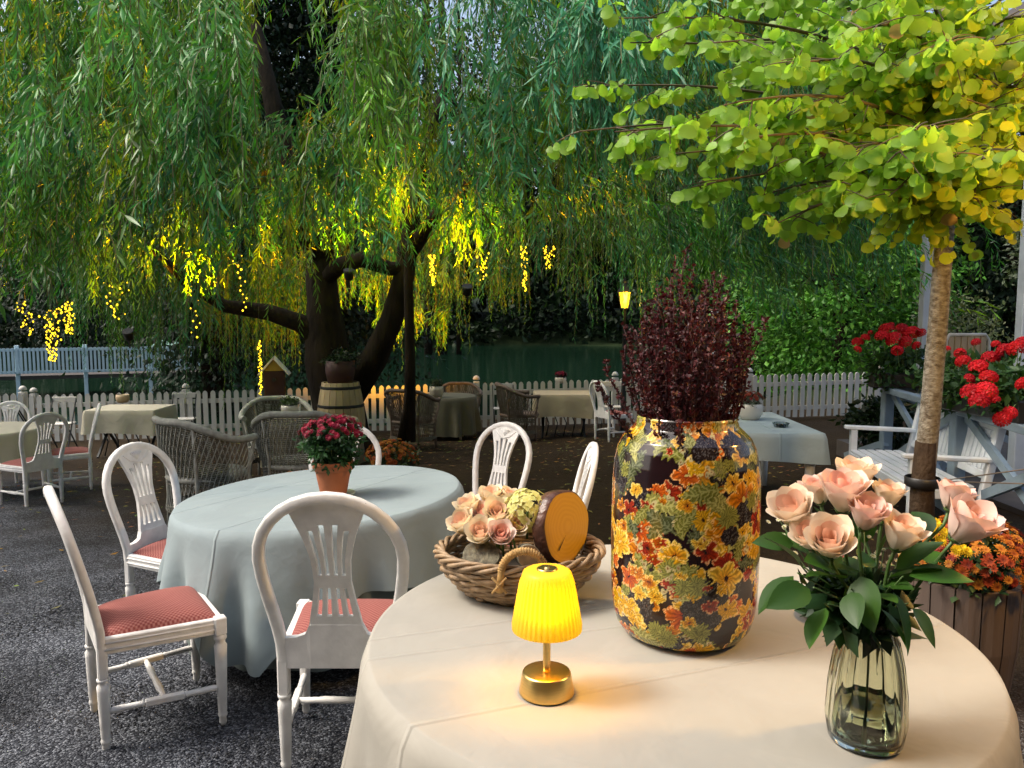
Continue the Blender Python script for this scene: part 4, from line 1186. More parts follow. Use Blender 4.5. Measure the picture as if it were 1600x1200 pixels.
# ------------------------------------------------------------------ wicker armchairs
def make_wicker(mw, grp):
    t = thing('wicker_armchair', '', 'armchair', (0, 0, 0), 0, grp)
    # plan: a horseshoe, open towards +y; rim falls from the back to the arms
    def plan(a, s):         # a in [-1,1] along the horseshoe, s height fraction
        th = a * 2.1
        r = .325 + .055 * s
        return Vector((math.sin(th) * r * 1.02, -math.cos(th) * r * (1.0 if abs(th) < 1.57 else 1.15) + .02, 0))
    def rim(a): return .72 + .16 * (1 - sstep(abs(a), .18, .85))
    def surf(a, s):
        p = plan(a, s); p.z = .16 + (rim(a) - .16) * s
        waist = 1 - .10 * math.sin(PI * min(1, s * 1.4))
        p.x *= waist; p.y *= waist
        return p
    N_ = 41
    RA = [-1 + 2 * i / (N_ - 1) for i in range(N_)]
    MB().tube([surf(a, 1) + Vector((0, 0, .012)) for a in RA], .03, 8).build('rim', mw, t)
    mb = MB()
    for i in range(N_):
        a = RA[i]
        for sgn in (-1, 1):
            pts = []
            for k in range(8):
                s = k / 7
                aa = a + sgn * .26 * s
                if abs(aa) > 1: continue
                p = surf(aa, s); o_ = Vector((p.x, p.y, 0)).normalized() * (.004 * sgn)
                pts.append(p + o_)
            if len(pts) > 1: mb.tube(pts, .0045, 4, caps=False)
    o = mb.build('lattice', mw, t); tag(o, kind='stuff')
    mb = MB()
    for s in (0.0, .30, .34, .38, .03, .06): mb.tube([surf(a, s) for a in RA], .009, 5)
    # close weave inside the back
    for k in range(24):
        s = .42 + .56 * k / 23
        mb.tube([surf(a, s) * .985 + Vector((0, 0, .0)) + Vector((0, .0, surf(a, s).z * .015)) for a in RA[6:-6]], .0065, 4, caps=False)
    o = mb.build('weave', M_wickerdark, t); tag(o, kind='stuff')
    mb = MB().lathe([(.30, .40), (.315, .42), (.30, .45), (.0, .455)], 24); mb.build('seat', mw, t)
    for a in (-.98, -.36, .36, .98):
        b = surf(a, .0)
        MB().tube([surf(a, 1), surf(a, .5), surf(a, .12), b * 1.0 + Vector((0, 0, -.16))], [.014, .014, .016, .016], 7).build('leg', mw, t)
    MB().tube([Vector((-.30, .2, .40)), Vector((0, .30, .40)), Vector((.30, .2, .40))], .015, 7).build('front_rail', mw, t)
    return t
wk = make_wicker(M_wicker, 'grey wicker armchairs')
def put_wicker(x, y, f, label, src, s=1.0, fresh=False):
    o = src if fresh else copy_tree(src)
    o.scale = (s, s, s)
    return place(o, x, y, gz(x, y), math.atan2(-f[0], f[1]), label)
put_wicker(-2.68, 6.7, (.62, .78), 'grey wicker armchair seen side on behind the left of the round table, open lattice side', wk, 1.08, True)
put_wicker(-2.85, 9.3, (.25, -1), 'grey wicker armchair facing us behind the olive clothed table', wk, 1.05)
put_wicker(-2.02, 7.3, (-.1, 1), 'grey wicker armchair with its rounded back to us, left of the red flower pot', wk, 1.08)
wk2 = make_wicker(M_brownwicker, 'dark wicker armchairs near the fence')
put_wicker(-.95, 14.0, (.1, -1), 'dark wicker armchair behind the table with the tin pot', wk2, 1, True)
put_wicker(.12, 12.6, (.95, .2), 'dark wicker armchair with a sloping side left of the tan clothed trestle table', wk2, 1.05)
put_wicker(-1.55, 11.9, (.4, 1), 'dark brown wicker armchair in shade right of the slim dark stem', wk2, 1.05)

# ------------------------------------------------------------------ folding bistro chairs
def make_folding():
    t = thing('folding_chair', '', 'folding chair', (0, 0, 0), 0, 'folding bistro chairs along the fence')
    MB().box((0, -.2, .84), (.40, .02, .09), bev=.006).build('back_slat', M_fence, t)
    for y in (-.13, -.02, .09): MB().box((0, y, .45), (.38, .085, .02), bev=.004).build('seat_slat', M_fence, t)
    for s in (-1, 1):
        MB().bar((s * .19, -.21, .88), (s * .185, .2, 0.01), .014, .02).build('leg', M_iron, t)
        MB().bar((s * .165, .13, .44), (s * .165, -.22, 0.01), .014, .02).build('leg', M_iron, t)
    MB().bar((-.16, -.15, .12), (.16, -.15, .12), .012, .012).build('cross_bar', M_iron, t)
    return t
fc = make_folding(); ff = [True]
def put_folding(x, y, f, label):
    o = fc if ff[0] else copy_tree(fc); ff[0] = False
    place(o, x, y, gz(x, y), math.atan2(-f[0], f[1]), label)
put_folding(-7.6, 12.9, (.1, -1), 'folding chair with a pale slat before the fence, leftmost, beside the near corner post')
put_folding(-5.7, 13.3, (.2, -1), 'folding chair with a pale slat behind the wicker armchair seen side on')
put_folding(-.15, 13.9, (.1, -1), 'folding chair with a pale slat between the dark wicker armchairs')
put_folding(1.75, 13.7, (-.2, -1), 'folding chair with a pale slat just behind the white oval backed chair by the fence')
put_folding(-7.0, 11.2, (.6, .5), 'folding chair with dark crossed legs left of the scroll legged trestle table')

# ------------------------------------------------------------------ garden bench
bx, by = 3.33, 6.35
be = thing('garden_bench', 'white slatted garden bench behind the slender tree, facing left', 'bench', (bx, by, gz(bx, by)), math.radians(82))
# local: length along x, front towards +y
Lb = 1.55
for s in (-1, 1):
    x = s * (Lb / 2 - .03)
    MB().bar((x, -.16, 0), (x, -.34, .93), .06, .06, up=(0, 1, 0), bev=.008).build('back_post', M_bench, be)
    MB().box((x, .26, .31), (.06, .06, .62), bev=.008).build('front_leg', M_bench, be)
    MB().bar((x, -.28, .62), (x, .34, .64), .075, .035, bev=.008).build('armrest', M_bench, be)
    MB().bar((x, -.15, .36), (x, .24, .36), .04, .07, bev=.005).build('side_rail', M_bench, be)
for k in range(6): MB().box((0, -.13 + k * .078, .42), (Lb - .02, .062, .022), bev=.004).build('seat_slat', M_bench, be)
MB().box((0, .285, .37), (Lb - .12, .03, .08), bev=.005).build('front_rail', M_bench, be)
def byz(z): return -.16 - .18 * z / .93
MB().box((0, byz(.87), .875), (Lb - .1, .035, .10), M=Matrix.Rotation(.19, 3, 'X'), bev=.012).build('top_rail', M_bench, be)
MB().box((0, byz(.5), .50), (Lb - .1, .03, .06), M=Matrix.Rotation(.19, 3, 'X'), bev=.006).build('low_rail', M_bench, be)
sl = MB().bar((0, byz(.53), .53), (0, byz(.825), .825), .058, .016, up=(0, 1, 0), bev=.003).mesh('back_slat', M_bench)
nsl = 19
for k in range(nsl): inst('back_slat', sl, be, (-Lb / 2 + .11 + k * (Lb - .22) / (nsl - 1), 0, 0))

# porch chair: tan slatted back with a pale frame, behind the trunk
pc_ = at(1512, 575, 8.6)
pch = thing('slatted_chair', 'tan slat backed chair with a pale rounded frame on the porch', 'chair', (pc_.x, 8.6, gz(pc_.x, 8.6)), math.radians(8))
zb = pc_.z - pch.location.z
fr = MB().tube([(-.26, 0, 0), (-.26, .03, zb + .30), (-.22, .03, zb + .37), (.22, .03, zb + .37), (.27, .03, zb + .30), (.26, 0, 0)], .02, 8); fr.build('frame', mat('pale_frame', (.62, .58, .48), rough=.5), pch)
for k in range(6): MB().box((-.2 + k * .08, .03, zb + .14), (.07, .018, .42), bev=.004).build('slat', M_tan, pch)
MB().box((0, -.25, zb - .22), (.54, .5, .05), bev=.01).build('seat', M_tan, pch)
for s in (-1, 1): MB().box((s * .24, -.46, (zb - .24) / 2), (.04, .04, zb - .24), bev=.005).build('leg', M_tan, pch)
ps = at(1508, 583, 7.6)
st = thing('side_table', 'narrow pale blue table top showing under the geraniums behind the trunk', 'table', (ps.x, 7.6, gz(ps.x, 7.6)), math.radians(-14))
hb = ps.z - st.location.z
MB().box((0, 0, hb), (.46, .34, .035), bev=.006).build('tabletop', M_bluegrey, st)
for sx in (-1, 1):
    for sy in (-1, 1): MB().box((sx * .19, sy * .13, (hb - .02) / 2), (.04, .04, hb - .02)).build('leg', M_bluegrey, st)

# ------------------------------------------------------------------ barrel, bird house
p = at(532, 597, 10.45); zb = gz(p.x, 10.45)
ba = thing('barrel', 'pale oak wine barrel standing against the willow trunk', 'barrel', (p.x, 10.45, zb))
H = p.z - zb
ns = 20
for k in range(ns):
    a0, a1 = 2 * PI * k / ns + .012, 2 * PI * (k + 1) / ns - .012
    V = []; nz_ = 7
    for j in range(nz_):
        z = H * j / (nz_ - 1); r = .25 + .075 * math.sin(PI * j / (nz_ - 1))
        for a in (a0, a1):
            for rr in (r, r - .025): V.append((rr * math.cos(a), rr * math.sin(a), z))
    F = []
    for j in range(nz_ - 1):
        b = 4 * j
        F += [(b, b + 2, b + 6, b + 4), (b + 1, b + 5, b + 7, b + 3), (b, b + 4, b + 5, b + 1), (b + 2, b + 3, b + 7, b + 6)]
    F += [(0, 1, 3, 2), (4 * nz_ - 4, 4 * nz_ - 2, 4 * nz_ - 1, 4 * nz_ - 3)]
    MB().add(V, F).build('stave', M_barrel, ba)
for f in (.06, .28, .72, .94):
    r = .25 + .075 * math.sin(PI * f) + .004
    MB().lathe([(r, H * f - .02), (r + .004, H * f), (r, H * f + .02)], 24, cap=False).build('hoop', M_iron, ba)
MB().lathe([(.235, H - .03), (.235, H - .015)], 24).build('head', M_barrel, ba)
kg = thing('tub', 'dark wooden tub with ivy standing on the oak barrel', 'tub', (p.x, 10.45, zb + H - .012))
MB().lathe([(.17, 0), (.2, .16), (.2, .30), (.17, .30), (.165, .26)], 16).build('wall', M_red, kg)
P, D, S, Ln, W, tn = bush_leaves((0, 0, .32), (.2, .2, .12), 30, 18, .05, DK, .2)
V, F = leaves(P, D, S, Ln, W, .2); tag(inst('foliage', np_mesh('ivy', V, F, M_leafdark, False, np.repeat(tn, 4, 0)), kg), kind='stuff')
p = at(429, 590, 10.6); zb = gz(p.x, 10.6)
bh = thing('bird_house', 'dark red bird house with a white edged gable roof on a post', 'bird house', (p.x, 10.6, zb), math.radians(12))
b0 = p.z - zb
MB().box((0, 0, b0 - .12), (.27, .22, .44), bev=.006).build('wall', M_red, bh)
MB().box((0, 0, (b0 - .34) / 2), (.08, .08, b0 - .34)).build('post', M_trunk, bh)
MB().add([(-.135, -.11, b0 + .1), (.135, -.11, b0 + .1), (0, -.11, b0 + .27), (-.135, .11, b0 + .1), (.135, .11, b0 + .1), (0, .11, b0 + .27)], [(0, 1, 2), (4, 3, 5), (0, 2, 5, 3), (1, 4, 5, 2)]).build('gable', mat('yellow_lit_board', (.4, .28, .05)), bh)  # yellow lamp glow put into the gable's colour
for s in (-1, 1):
    MB().bar((s * .205, 0, b0 + .045), (s * -.006, 0, b0 + .285), .30, .022, up=(s, 0, 1)).build('roof_board', M_white, bh)
MB().lathe([(.028, 0), (.028, .012)], 12, c=(0, -.122, b0 - .02), M=Matrix.Rotation(PI / 2, 3, 'X')).build('entrance', M_black, bh)
# ------------------------------------------------------------------ flower meshes
def mum_mesh(name, c_out, c_mid, m, npet=14, rings=3):
    """a small full daisy-like flower, radius 1, facing +z"""
    V, F, T = [], [], []
    for r in range(rings):
        R = 1 - .27 * r; z = .12 + .24 * r; n = npet - 2 * r
        for k in range(n):
            a = 2 * PI * (k + .5 * (r % 2)) / n; w = PI / n * .95
            b = len(V)
            V += [(0, 0, z - .1), (R * .65 * math.cos(a - w), R * .65 * math.sin(a - w), z + .06), (R * math.cos(a), R * math.sin(a), z - .08 + .1 * r), (R * .65 * math.cos(a + w), R * .65 * math.sin(a + w), z + .06)]
            F += [(b, b + 1, b + 2), (b, b + 2, b + 3)]
            T += [c_mid, c_out, c_out, c_out]
    return np_mesh(name, V, F, m, False, np.array(T))
M_petal = leafmat('petal', .25, .55, .25, transcol=(1.1, 1.0, .95))
def orient(p, nrm, s, spin=None):
    q = Vector(nrm).normalized().to_track_quat('Z', 'Y').to_matrix().to_4x4()
    return Matrix.Translation(Vector(p)) @ q @ Matrix.Rotation(random.uniform(0, 6.28) if spin is None else spin, 4, 'Z') @ Matrix.Diagonal((s, s, s, 1))
def leafy(parent, c, radii, ncl, per, ls, tones, spread=.22, m=None, name='foliage'):
    P, D, S, Ln, W, tn = bush_leaves(c, radii, ncl, per, ls, tones, spread)
    V, F = leaves(P, D, S, Ln, W, .2)
    return tag(inst(name, np_mesh(name, V, F, m or M_leaf, False, np.repeat(tn, 4, 0)), parent), kind='stuff')
def dome_points(n, R, H, zmin=0.0):
    """spread points over a half dome with outward normals"""
    out = []
    for i in range(n):
        z = zmin + (1 - zmin) * (i + .5) / n
        a = i * 2.39996 + random.uniform(-.25, .25)
        r = math.sqrt(max(0, 1 - z * z))
        p = Vector((R * r * math.cos(a), R * r * math.sin(a), H * z)) * random.uniform(.88, 1.05)
        out.append((p, Vector((r * math.cos(a) / R, r * math.sin(a) / R, z / H))))
    return out
CRIM = [mum_mesh('flower_head', c, d, M_petal) for c, d in (((.26, .008, .035), (.12, .004, .02)), ((.34, .012, .05), (.16, .005, .02)), ((.20, .006, .03), (.09, .004, .015)))]
ORAN = [mum_mesh('flower_head', c, d, M_petal, 12, 2) for c, d in (((.50, .17, .02), (.16, .02, .01)), ((.42, .10, .015), (.12, .02, .01)), ((.55, .24, .03), (.25, .05, .01)))]
YELL = [mum_mesh('flower_head', (.75, .60, .02), (.55, .38, .01), M_petal)]
RUST = [mum_mesh('flower_head', c, (.08, .01, .01), M_petal, 10, 2) for c in ((.28, .035, .015), (.35, .06, .02))]

# red chrysanthemum in a terracotta pot on the sage table
fp_ = on(521, 757, .76)
pz0 = gz(-.93, 3.88) + .753 + .055 * (fp_.x + .93)
fpt = thing('potted_chrysanthemum', 'crimson chrysanthemum in a terracotta pot on the sage clothed table', 'potted plant', (fp_.x, fp_.y, pz0 + .004))
MB().lathe([(.062, 0.008), (.066, .02), (.088, .135), (.088, .137)], 28).build('pot', M_terra, fpt)
MB().lathe([(.089, .130), (.098, .132), (.101, .172), (.097, .176), (.090, .174), (.087, .15)], 28, cap=False).build('rim', M_terra, fpt)
MB().lathe([(.086, .15), (.0, .152)], 20).build('soil', M_soil, fpt)
leafy(fpt, (0, 0, .26), (.12, .12, .11), 80, 28, .032, [(.02, .07, .02), (.03, .09, .03), (.015, .05, .02)], .18)
mb = MB()
for p, n_ in dome_points(26, .09, .2): mb.tube([(p.x * .2, p.y * .2, .15), (p.x * .8, p.y * .8, .15 + p.z * .8)], .003, 4)
mb.build('stems', M_stem, fpt)
for p, n_ in dome_points(80, .155, .12, .3): inst('flower_head', random.choice(CRIM), fpt, mat4=orient(p + Vector((0, 0, .275)), n_ + Vector((0, 0, .2)), random.uniform(.017, .024)))
sc_ = thing('saucer', 'small pale saucer under the terracotta flower pot', 'saucer', (fp_.x, fp_.y, pz0))
sc_.rotation_euler = (0, -.055, 0)
MB().lathe([(.06, .001), (.085, .004), (.108, .012), (.106, .014), (.08, .008), (0, .006)], 30).build('plate', mat('pale_glaze', (.5, .55, .52), rough=.3), sc_)

# orange chrysanthemums on the ground behind the sage table
def ground_mum(px, py, Y, R, n, lab):
    p = at(px, py, Y); z = gz(p.x, Y)
    t = thing('potted_chrysanthemum', lab, 'potted plant', (p.x, Y, z), 0)
    h = max(.2, p.z - z - R * .8)
    MB().lathe([(R * .45, 0), (R * .62, h), (R * .66, h + .02), (R * .6, h + .02), (R * .55, h - .03)], 18).build('pot', M_soil if False else M_red, t)
    leafy(t, (0, 0, h + R * .2), (R * .85, R * .85, R * .5), 40, 24, .05, [(.03, .05, .015), (.04, .07, .02)], .2)
    for q, nn in dome_points(n, R, R * .75, .05): inst('flower_head', random.choice(ORAN), t, mat4=orient(q + Vector((0, 0, h + R * .1)), nn, random.uniform(.026, .04)))
ground_mum(612, 690, 8.4, .30, 110, 'orange brown chrysanthemums in shade right of the terracotta flower pot, on the ground')
ground_mum(468, 738, 6.2, .17, 60, 'small orange chrysanthemums left of the terracotta flower pot, behind the table edge')

# bowls and pots on the far tables
def small_pot(px, py, z, R, H, lab, m, veg, name='flower_bowl', cat='bowl'):
    p = on(px, py, z)
    t = thing(name, lab, cat, (p.x, p.y, z + .002))
    MB().lathe([(R * .72, 0), (R * .98, H * .35), (R, H * .7), (R * .94, H), (R * .88, H), (R * .85, H * .85)], 24).build('bowl', m, t)
    MB().lathe([(R * .87, H * .86), (0, H * .87)], 16).build('soil', M_soil, t)
    if veg:
        tones, fl = veg
        leafy(t, (0, 0, H + R * .3), (R * .85, R * .85, R * .55), 30, 18, R * .3, tones, .22)
        if fl:
            for q, nn in dome_points(42, R * 1.05, R * .65, .1): inst('flower_head', random.choice(fl), t, mat4=orient(q + Vector((0, 0, H + R * .35)), nn, R * random.uniform(.15, .24)))
    return t
z5 = gz(2.08, 7.25) + .752
small_pot(1172, 655, z5, .115, .15, 'cream glazed pot with grey green and rust red flowers on the square table', M_ceramic, ([(.10, .14, .10), (.13, .17, .13)], RUST), 'flower_pot', 'flower pot')
a_ = on(1220, 667, z5)
ash = thing('ashtray', 'small clear glass ashtray on the pale square table', 'ashtray', (a_.x, a_.y, z5 + .002))
def glass_mat(name, col, rough=.02):
    m, nt, N, L, b = newmat(name)
    b.inputs['Base Color'].default_value = (*col, 1); b.inputs['Transmission Weight'].default_value = 1.0
    b.inputs['Roughness'].default_value = rough; b.inputs['IOR'].default_value = 1.45
    return m
MB().lathe([(.06, 0), (.075, .035), (.068, .037), (.05, .012), (0, .01)], 20).build('dish', glass_mat('grey_glass', (.75, .8, .82)), ash)
small_pot(453, 646, gz(-2.25, 8.7) + .752, .105, .10, 'low cream bowl with a green plant on the olive clothed table', M_ceramic, ([(.04, .07, .02), (.05, .09, .03)], None))
z3 = gz(-1.12, 13.2) + .752
small_pot(682, 621, z3, .12, .19, 'pale tin pot on the dark draped table by the fence', mat('tin', (.5, .46, .36), rough=.4, metal=.3), ([(.03, .05, .02)], None), 'tin_pot', 'pot')
z4 = gz(.87, 13.2) + .752
small_pot(876, 599, z4, .11, .12, 'pale pot with a dark red flower ball on the tan clothed table', M_ceramic, ([(.04, .02, .02)], CRIM), 'flower_pot', 'flower pot')
z1 = gz(-5.95, 12.0) + .752
small_pot(192, 629, z1, .105, .13, 'woven tan pot on the left trestle table', M_tan, None, 'wicker_pot', 'pot')

# ------------------------------------------------------------------ the tall printed vase with burgundy branches
TZ = .7525
vb = on(1066, 985, .75)
vase = thing('vase', 'tall glossy black vase printed with orange, yellow and green flowers, holding burgundy branches', 'vase', (vb.x, vb.y, TZ), .3)
vz = [1.03 * z_ for z_ in [0, .004, .012, .03, .06, .10, .16, .24, .32, .40, .45, .485, .51, .528, .54, .556, .562, .566]]
vr = [.125, .150, .163, .176, .185, .1905, .193, .1935, .193, .1915, .187, .179, .167, .148, .135, .130, .130, .127]
def vase_print(NU, NV, H, R):
    """a printed bouquet pattern: blossoms, leaves and seed heads over near-black"""
    rs = np.random.default_rng(21)
    Cw = 2 * PI * R
    U, Vv = np.meshgrid(np.linspace(0, Cw, NU, endpoint=False), np.linspace(0, H, NV))
    img = np.zeros((NV, NU, 3)); img[:] = (.012, .004, .005)
    nz = rs.random((NV, NU))
    wu = .0025 * np.sin(Vv * 140 + 3 * np.sin(U * 60)) + .0014 * np.sin(Vv * 330 + U * 190); wv = .0025 * np.sin(U * 150 + 2.5 * np.sin(Vv * 75)) + .0014 * np.sin(U * 310 - Vv * 170)
    def local(cx, cy):
        dx = (U + wu - cx + Cw / 2) % Cw - Cw / 2; dy = Vv + wv - cy
        return np.hypot(dx, dy), np.arctan2(dy, dx), dx, dy
    pal = [((.72, .28, .01), (.25, .02, .005)), ((.80, .46, .02), (.45, .09, .005)), ((.42, .035, .008), (.12, .006, .005)), ((.66, .15, .01), (.30, .015, .005)), ((.78, .52, .05), (.62, .25, .01)), ((.70, .38, .01), (.60, .30, .01))]
    lf1, lf2 = rs.uniform(0, 6.28, 2)
    for k in range(1250):
        cx, cy = rs.uniform(0, Cw), rs.uniform(-.02, H + .02); kind = rs.random()
        if k > 160 and math.sin(cx * 31 + lf1 + 2 * math.sin(cy * 17)) + math.sin(cy * 37 + lf2 + 1.6 * math.sin(cx * 23)) < -.75: continue
        r, a, dx, dy = local(cx, cy); rot = rs.uniform(0, 6.28)
        if kind < .16:                                            # leaf sprays, green with pale veins
            R0 = rs.uniform(.035, .06); c, s = math.cos(rot), math.sin(rot)
            x, y = dx * c + dy * s, -dx * s + dy * c
            w = R0 * .42 * np.sin(np.clip((x / R0 + 1) / 2, 0, 1) * PI) * (1 + .25 * np.sin(x / R0 * 22))
            m = (np.abs(y) < w)
            g = np.array([(.13, .13, .02), (.22, .21, .05), (.05, .06, .02)][rs.integers(3)])
            vein = (np.sin(x / R0 * 26 + np.abs(y) / R0 * 22) > .55) | (np.abs(y) < .0016)
            img[m] = g * (.6 + .8 * nz[m])[:, None]; img[m & vein] = g * 1.9 + .05
        elif kind < .26:                                          # green-white chrysanthemum heads
            R0 = rs.uniform(.02, .036); m = r < R0 * (.85 + .15 * np.sin(a * 15 + rot))
            sh = .5 + .5 * np.sin(a * 23 + r / R0 * 5)
            img[m] = (np.array([.34, .34, .07]) * (.25 + .9 * sh[m] * (.4 + .6 * r[m] / R0))[:, None])
        elif kind < .36:                                          # dark speckled seed heads
            R0 = rs.uniform(.022, .036); m = r < R0
            img[m] = (np.array([.016, .010, .010]) + .07 * (nz[m] > .8)[:, None])
        elif kind < .86:                                          # blossoms
            R0 = rs.uniform(.02, .056) if k < 900 else rs.uniform(.01, .026); n = rs.choice([5, 5, 6]); asp = rs.uniform(.6, 1)
            rr = np.hypot(dx, dy / asp)
            edge = R0 * (.50 + .50 * np.abs(np.cos((a - rot) * n / 2)) ** .7)
            m = rr < edge
            c1, c2 = pal[rs.integers(len(pal))]; q = np.clip(rr / edge, 0, 1)[..., None]
            streak = (.8 + .35 * np.sin((a - rot) * n * 3.0))[..., None]
            colr = (np.array(c2) * (1 - q) + np.array(c1) * q) * streak
            rimm = (q[..., 0] > .88) & (nz > .3)
            colr[rimm] = np.array(c1) * .55 + np.array([.42, .34, .16]) 
            img[m] = np.clip(colr[m] * (.8 + .4 * nz[m])[:, None], 0, .9)
            m2 = rr < R0 * .13; img[m2] = (.03, .008, .004) if rs.random() < .6 else (.6, .5, .15)
        else:                                                     # small cream florets
            for j in range(7):
                r2, a2, _, _ = local(cx + rs.normal(0, .014), cy + rs.normal(0, .014)); R1 = rs.uniform(.003, .007)
                m = r2 < R1; img[m] = np.array([.55, .48, .24]) * rs.uniform(.6, 1.1); img[r2 < R1 * .4] = (.2, .08, .02)
    return img
NU, NV = 520, 250
# arc length along the profile
pr = np.stack([np.array(vr), np.array(vz)], 1); seg = np.concatenate([[0], np.cumsum(np.hypot(*np.diff(pr, axis=0).T))])
sv_ = np.linspace(0, seg[-1], NV); rv = np.interp(sv_, seg, pr[:, 0]); zv = np.interp(sv_, seg, pr[:, 1])
img = vase_print(NU, NV, seg[-1], .193)
th = np.linspace(0, 2 * PI, NU, endpoint=False)
V = np.stack([rv[:, None] * np.cos(th), rv[:, None] * np.sin(th), np.repeat(zv[:, None], NU, 1)], -1).reshape(-1, 3)
inst('body', np_mesh('vase_body', V, grid_faces(NU, NV, True), tintmat('printed_glaze', .15, .4, .3), True, img.reshape(-1, 3)), vase)
MB().lathe([(.127, .583), (.121, .579), (.119, .54), (.122, .48), (0, .475)], 40, cap=False).build('inside', M_black, vase)
MB().lathe([(.125, 0.0), (0, .001)], 40, cap=False).build('base', M_black, vase)
bb = thing('burgundy_branches', 'bundle of dark burgundy barberry branches standing in the printed vase', 'branches', (vb.x, vb.y, TZ + .47))
M_burg = leafmat('burgundy_leaf', .25, .5, .4, transcol=(1.4, .7, .7))
for k in range(84):
    a = k * 2.39996; q = math.sqrt((k + .5) / 84)
    # taller in the middle, fanned out at the rim
    lean = q * random.uniform(.75, 1.1)
    H = (.53 - .20 * q) * random.uniform(.68, 1.06) + .02
    if k in (7, 12, 16): H *= 1.16
    if k > 72 and math.cos(a) < .2: lean *= 1.7; H *= .8
    b0 = Vector((math.cos(a) * .09 * q, math.sin(a) * .09 * q, 0))
    tip = Vector((math.cos(a) * (.09 * q + .10 * lean), math.sin(a) * (.09 * q + .10 * lean), H))
    pts = [b0.lerp(tip, s) + Vector((math.cos(a), math.sin(a), 0)) * (.012 * lean * math.sin(PI * s)) + Vector((random.gauss(0, .006), random.gauss(0, .006), 0)) for s in np.linspace(0, 1, 7)]
    mb = MB(); mb.tube(pts, [.0032, .003, .0027, .0024, .002, .0015, .001], 5)
    br_ = mb.build('branch', M_dark_twig, bb)
    n = 120
    s = rng.uniform(.24, 1.0, n) ** .9; pa = np.array([list(p) for p in pts])
    f = s * 6; i = np.minimum(f.astype(int), 5); w = (f - i)[:, None]
    Pp = pa[i] * (1 - w) + pa[i + 1] * w
    Dd = unit(rng.normal(size=(n, 3)) * [1, 1, .6] + [0, 0, .7]); Ss = unit(np.cross(Dd, rng.normal(size=(n, 3))))
    Ln = rng.uniform(.007, .016, n)
    Pp = Pp + unit(rng.normal(size=(n, 3))) * rng.uniform(0, .012, (n, 1)) * (1.2 - s[:, None] * .6)
    Vx, Fx = leaves(Pp.astype(np.float32), Dd, Ss, Ln, Ln * .7, .3)
    tt = np.array([.050, .008, .010]) * rng.uniform(.4, 1.9, (n, 1)); hl = rng.random(n) < .07; tt[hl] = [.20, .085, .07]
    lf_ = inst('leaves', np_mesh('leaves', Vx, Fx, M_burg, False, np.repeat(tt, 4, 0)), br_); tag(lf_, kind='stuff')

# ------------------------------------------------------------------ table lamp
lb = on(854, 1083, .75)
lp = thing('table_lamp', 'lit little brass table lamp with a ribbed yellow shade on the near table', 'lamp', (lb.x, lb.y, TZ))
MB().lathe([(.060, 0), (.0625, .002), (.062, .006), (.055, .045), (.053, .049), (.05, .05), (.012, .0505), (.0, .0508)], 48).build('base', M_brass, lp)
MB().lathe([(.010, .05), (.0085, .06), (.0085, .19), (.008, .255)], 20).build('stem', M_brass, lp)
def shade_mat():
    m, nt, N, L, b = newmat('ribbed_shade')
    b.inputs['Base Color'].default_value = (.85, .62, .12, 1); b.inputs['Roughness'].default_value = .35
    tr = node(nt, 'ShaderNodeBsdfTranslucent'); tr.inputs[0].default_value = (.18, .18, .014, 1)
    mx = node(nt, 'ShaderNodeMixShader'); mx.inputs[0].default_value = .72
    L.new(b.outputs[0], mx.inputs[1]); L.new(tr.outputs[0], mx.inputs[2]); L.new(mx.outputs[0], N['Material Output'].inputs[0])
    return m
n = 192; rows = []
th = np.linspace(0, 2 * PI, n, endpoint=False); rib = np.abs(np.sin(th * 20)) * .0038
for s in np.linspace(0, 1, 10):
    r = .0775 + (.0555 - .0775) * s + rib * (1 if .02 < s < .93 else .2); z = .148 + (.27 - .148) * s
    rows.append(np.stack([r * np.cos(th), r * np.sin(th), np.full(n, z)], 1))
for r, z in ((.053, .279), (.046, .283), (.036, .284), (.022, .2845)):
    rows.append(np.stack([r * np.cos(th), r * np.sin(th), np.full(n, z)], 1))
inst('shade', np_mesh('shade', np.concatenate(rows), grid_faces(n, len(rows), True), shade_mat(), True), lp)
MB().lathe([(.023, .281), (.0225, .287), (.017, .2875), (.008, .283), (.006, .289), (0, .2895)], 24).build('switch', M_brass, lp)
MB().lathe([(.0, .18), (.014, .185), (.018, .21), (.014, .235), (0, .24)], 16).build('bulb', emit('lamp_bulb', (1, .6, .05), 4), lp)
lo = bpy.data.objects.new('light', lampdata('POINT', 1.35, (1, .46, .02), .02)); link(lo, lp); lo.location = (.0, -.024, .215)
lo = bpy.data.objects.new('light', lampdata('POINT', 1.1, (1, .46, .02), .02)); link(lo, lp); lo.location = (.0, .024, .215)

# ------------------------------------------------------------------ roses
def rose_petal(name, hw, r0, r1, h, lip, c_in, c_out, m, pointed=.10):
    nu, nv = 7, 7; V, T = [], []
    for j in range(nv):
        v = j / (nv - 1)
        for i in range(nu):
            u = -1 + 2 * i / (nu - 1)
            wv = math.sin(PI * min(1, .12 + .62 * v)) ** .6
            ph = u * hw * wv
            r = r0 + (r1 - r0) * math.sin(min(1, v * 1.15) * PI / 2) + lip * max(0, v - .72) ** 1.3 * 6 * (1 - .3 * abs(u))
            z = h * v + pointed * h * (1 - abs(u)) * v ** 4 - .10 * h * abs(u) ** 3 * v - lip * max(0, v - .8) ** 1.5 * 5
            V.append((r * math.sin(ph), -r * math.cos(ph), z))
            k = min(1, v ** 1.4 + .15 * abs(u))
            T.append(tuple(np.array(c_in) * (1 - k) + np.array(c_out) * k))
    return np_mesh(name, V, grid_faces(nu, nv), m, True, np.array(T))
M_rose = leafmat('rose_petal', .25, .5, .25, transcol=(1.05, .95, .85))
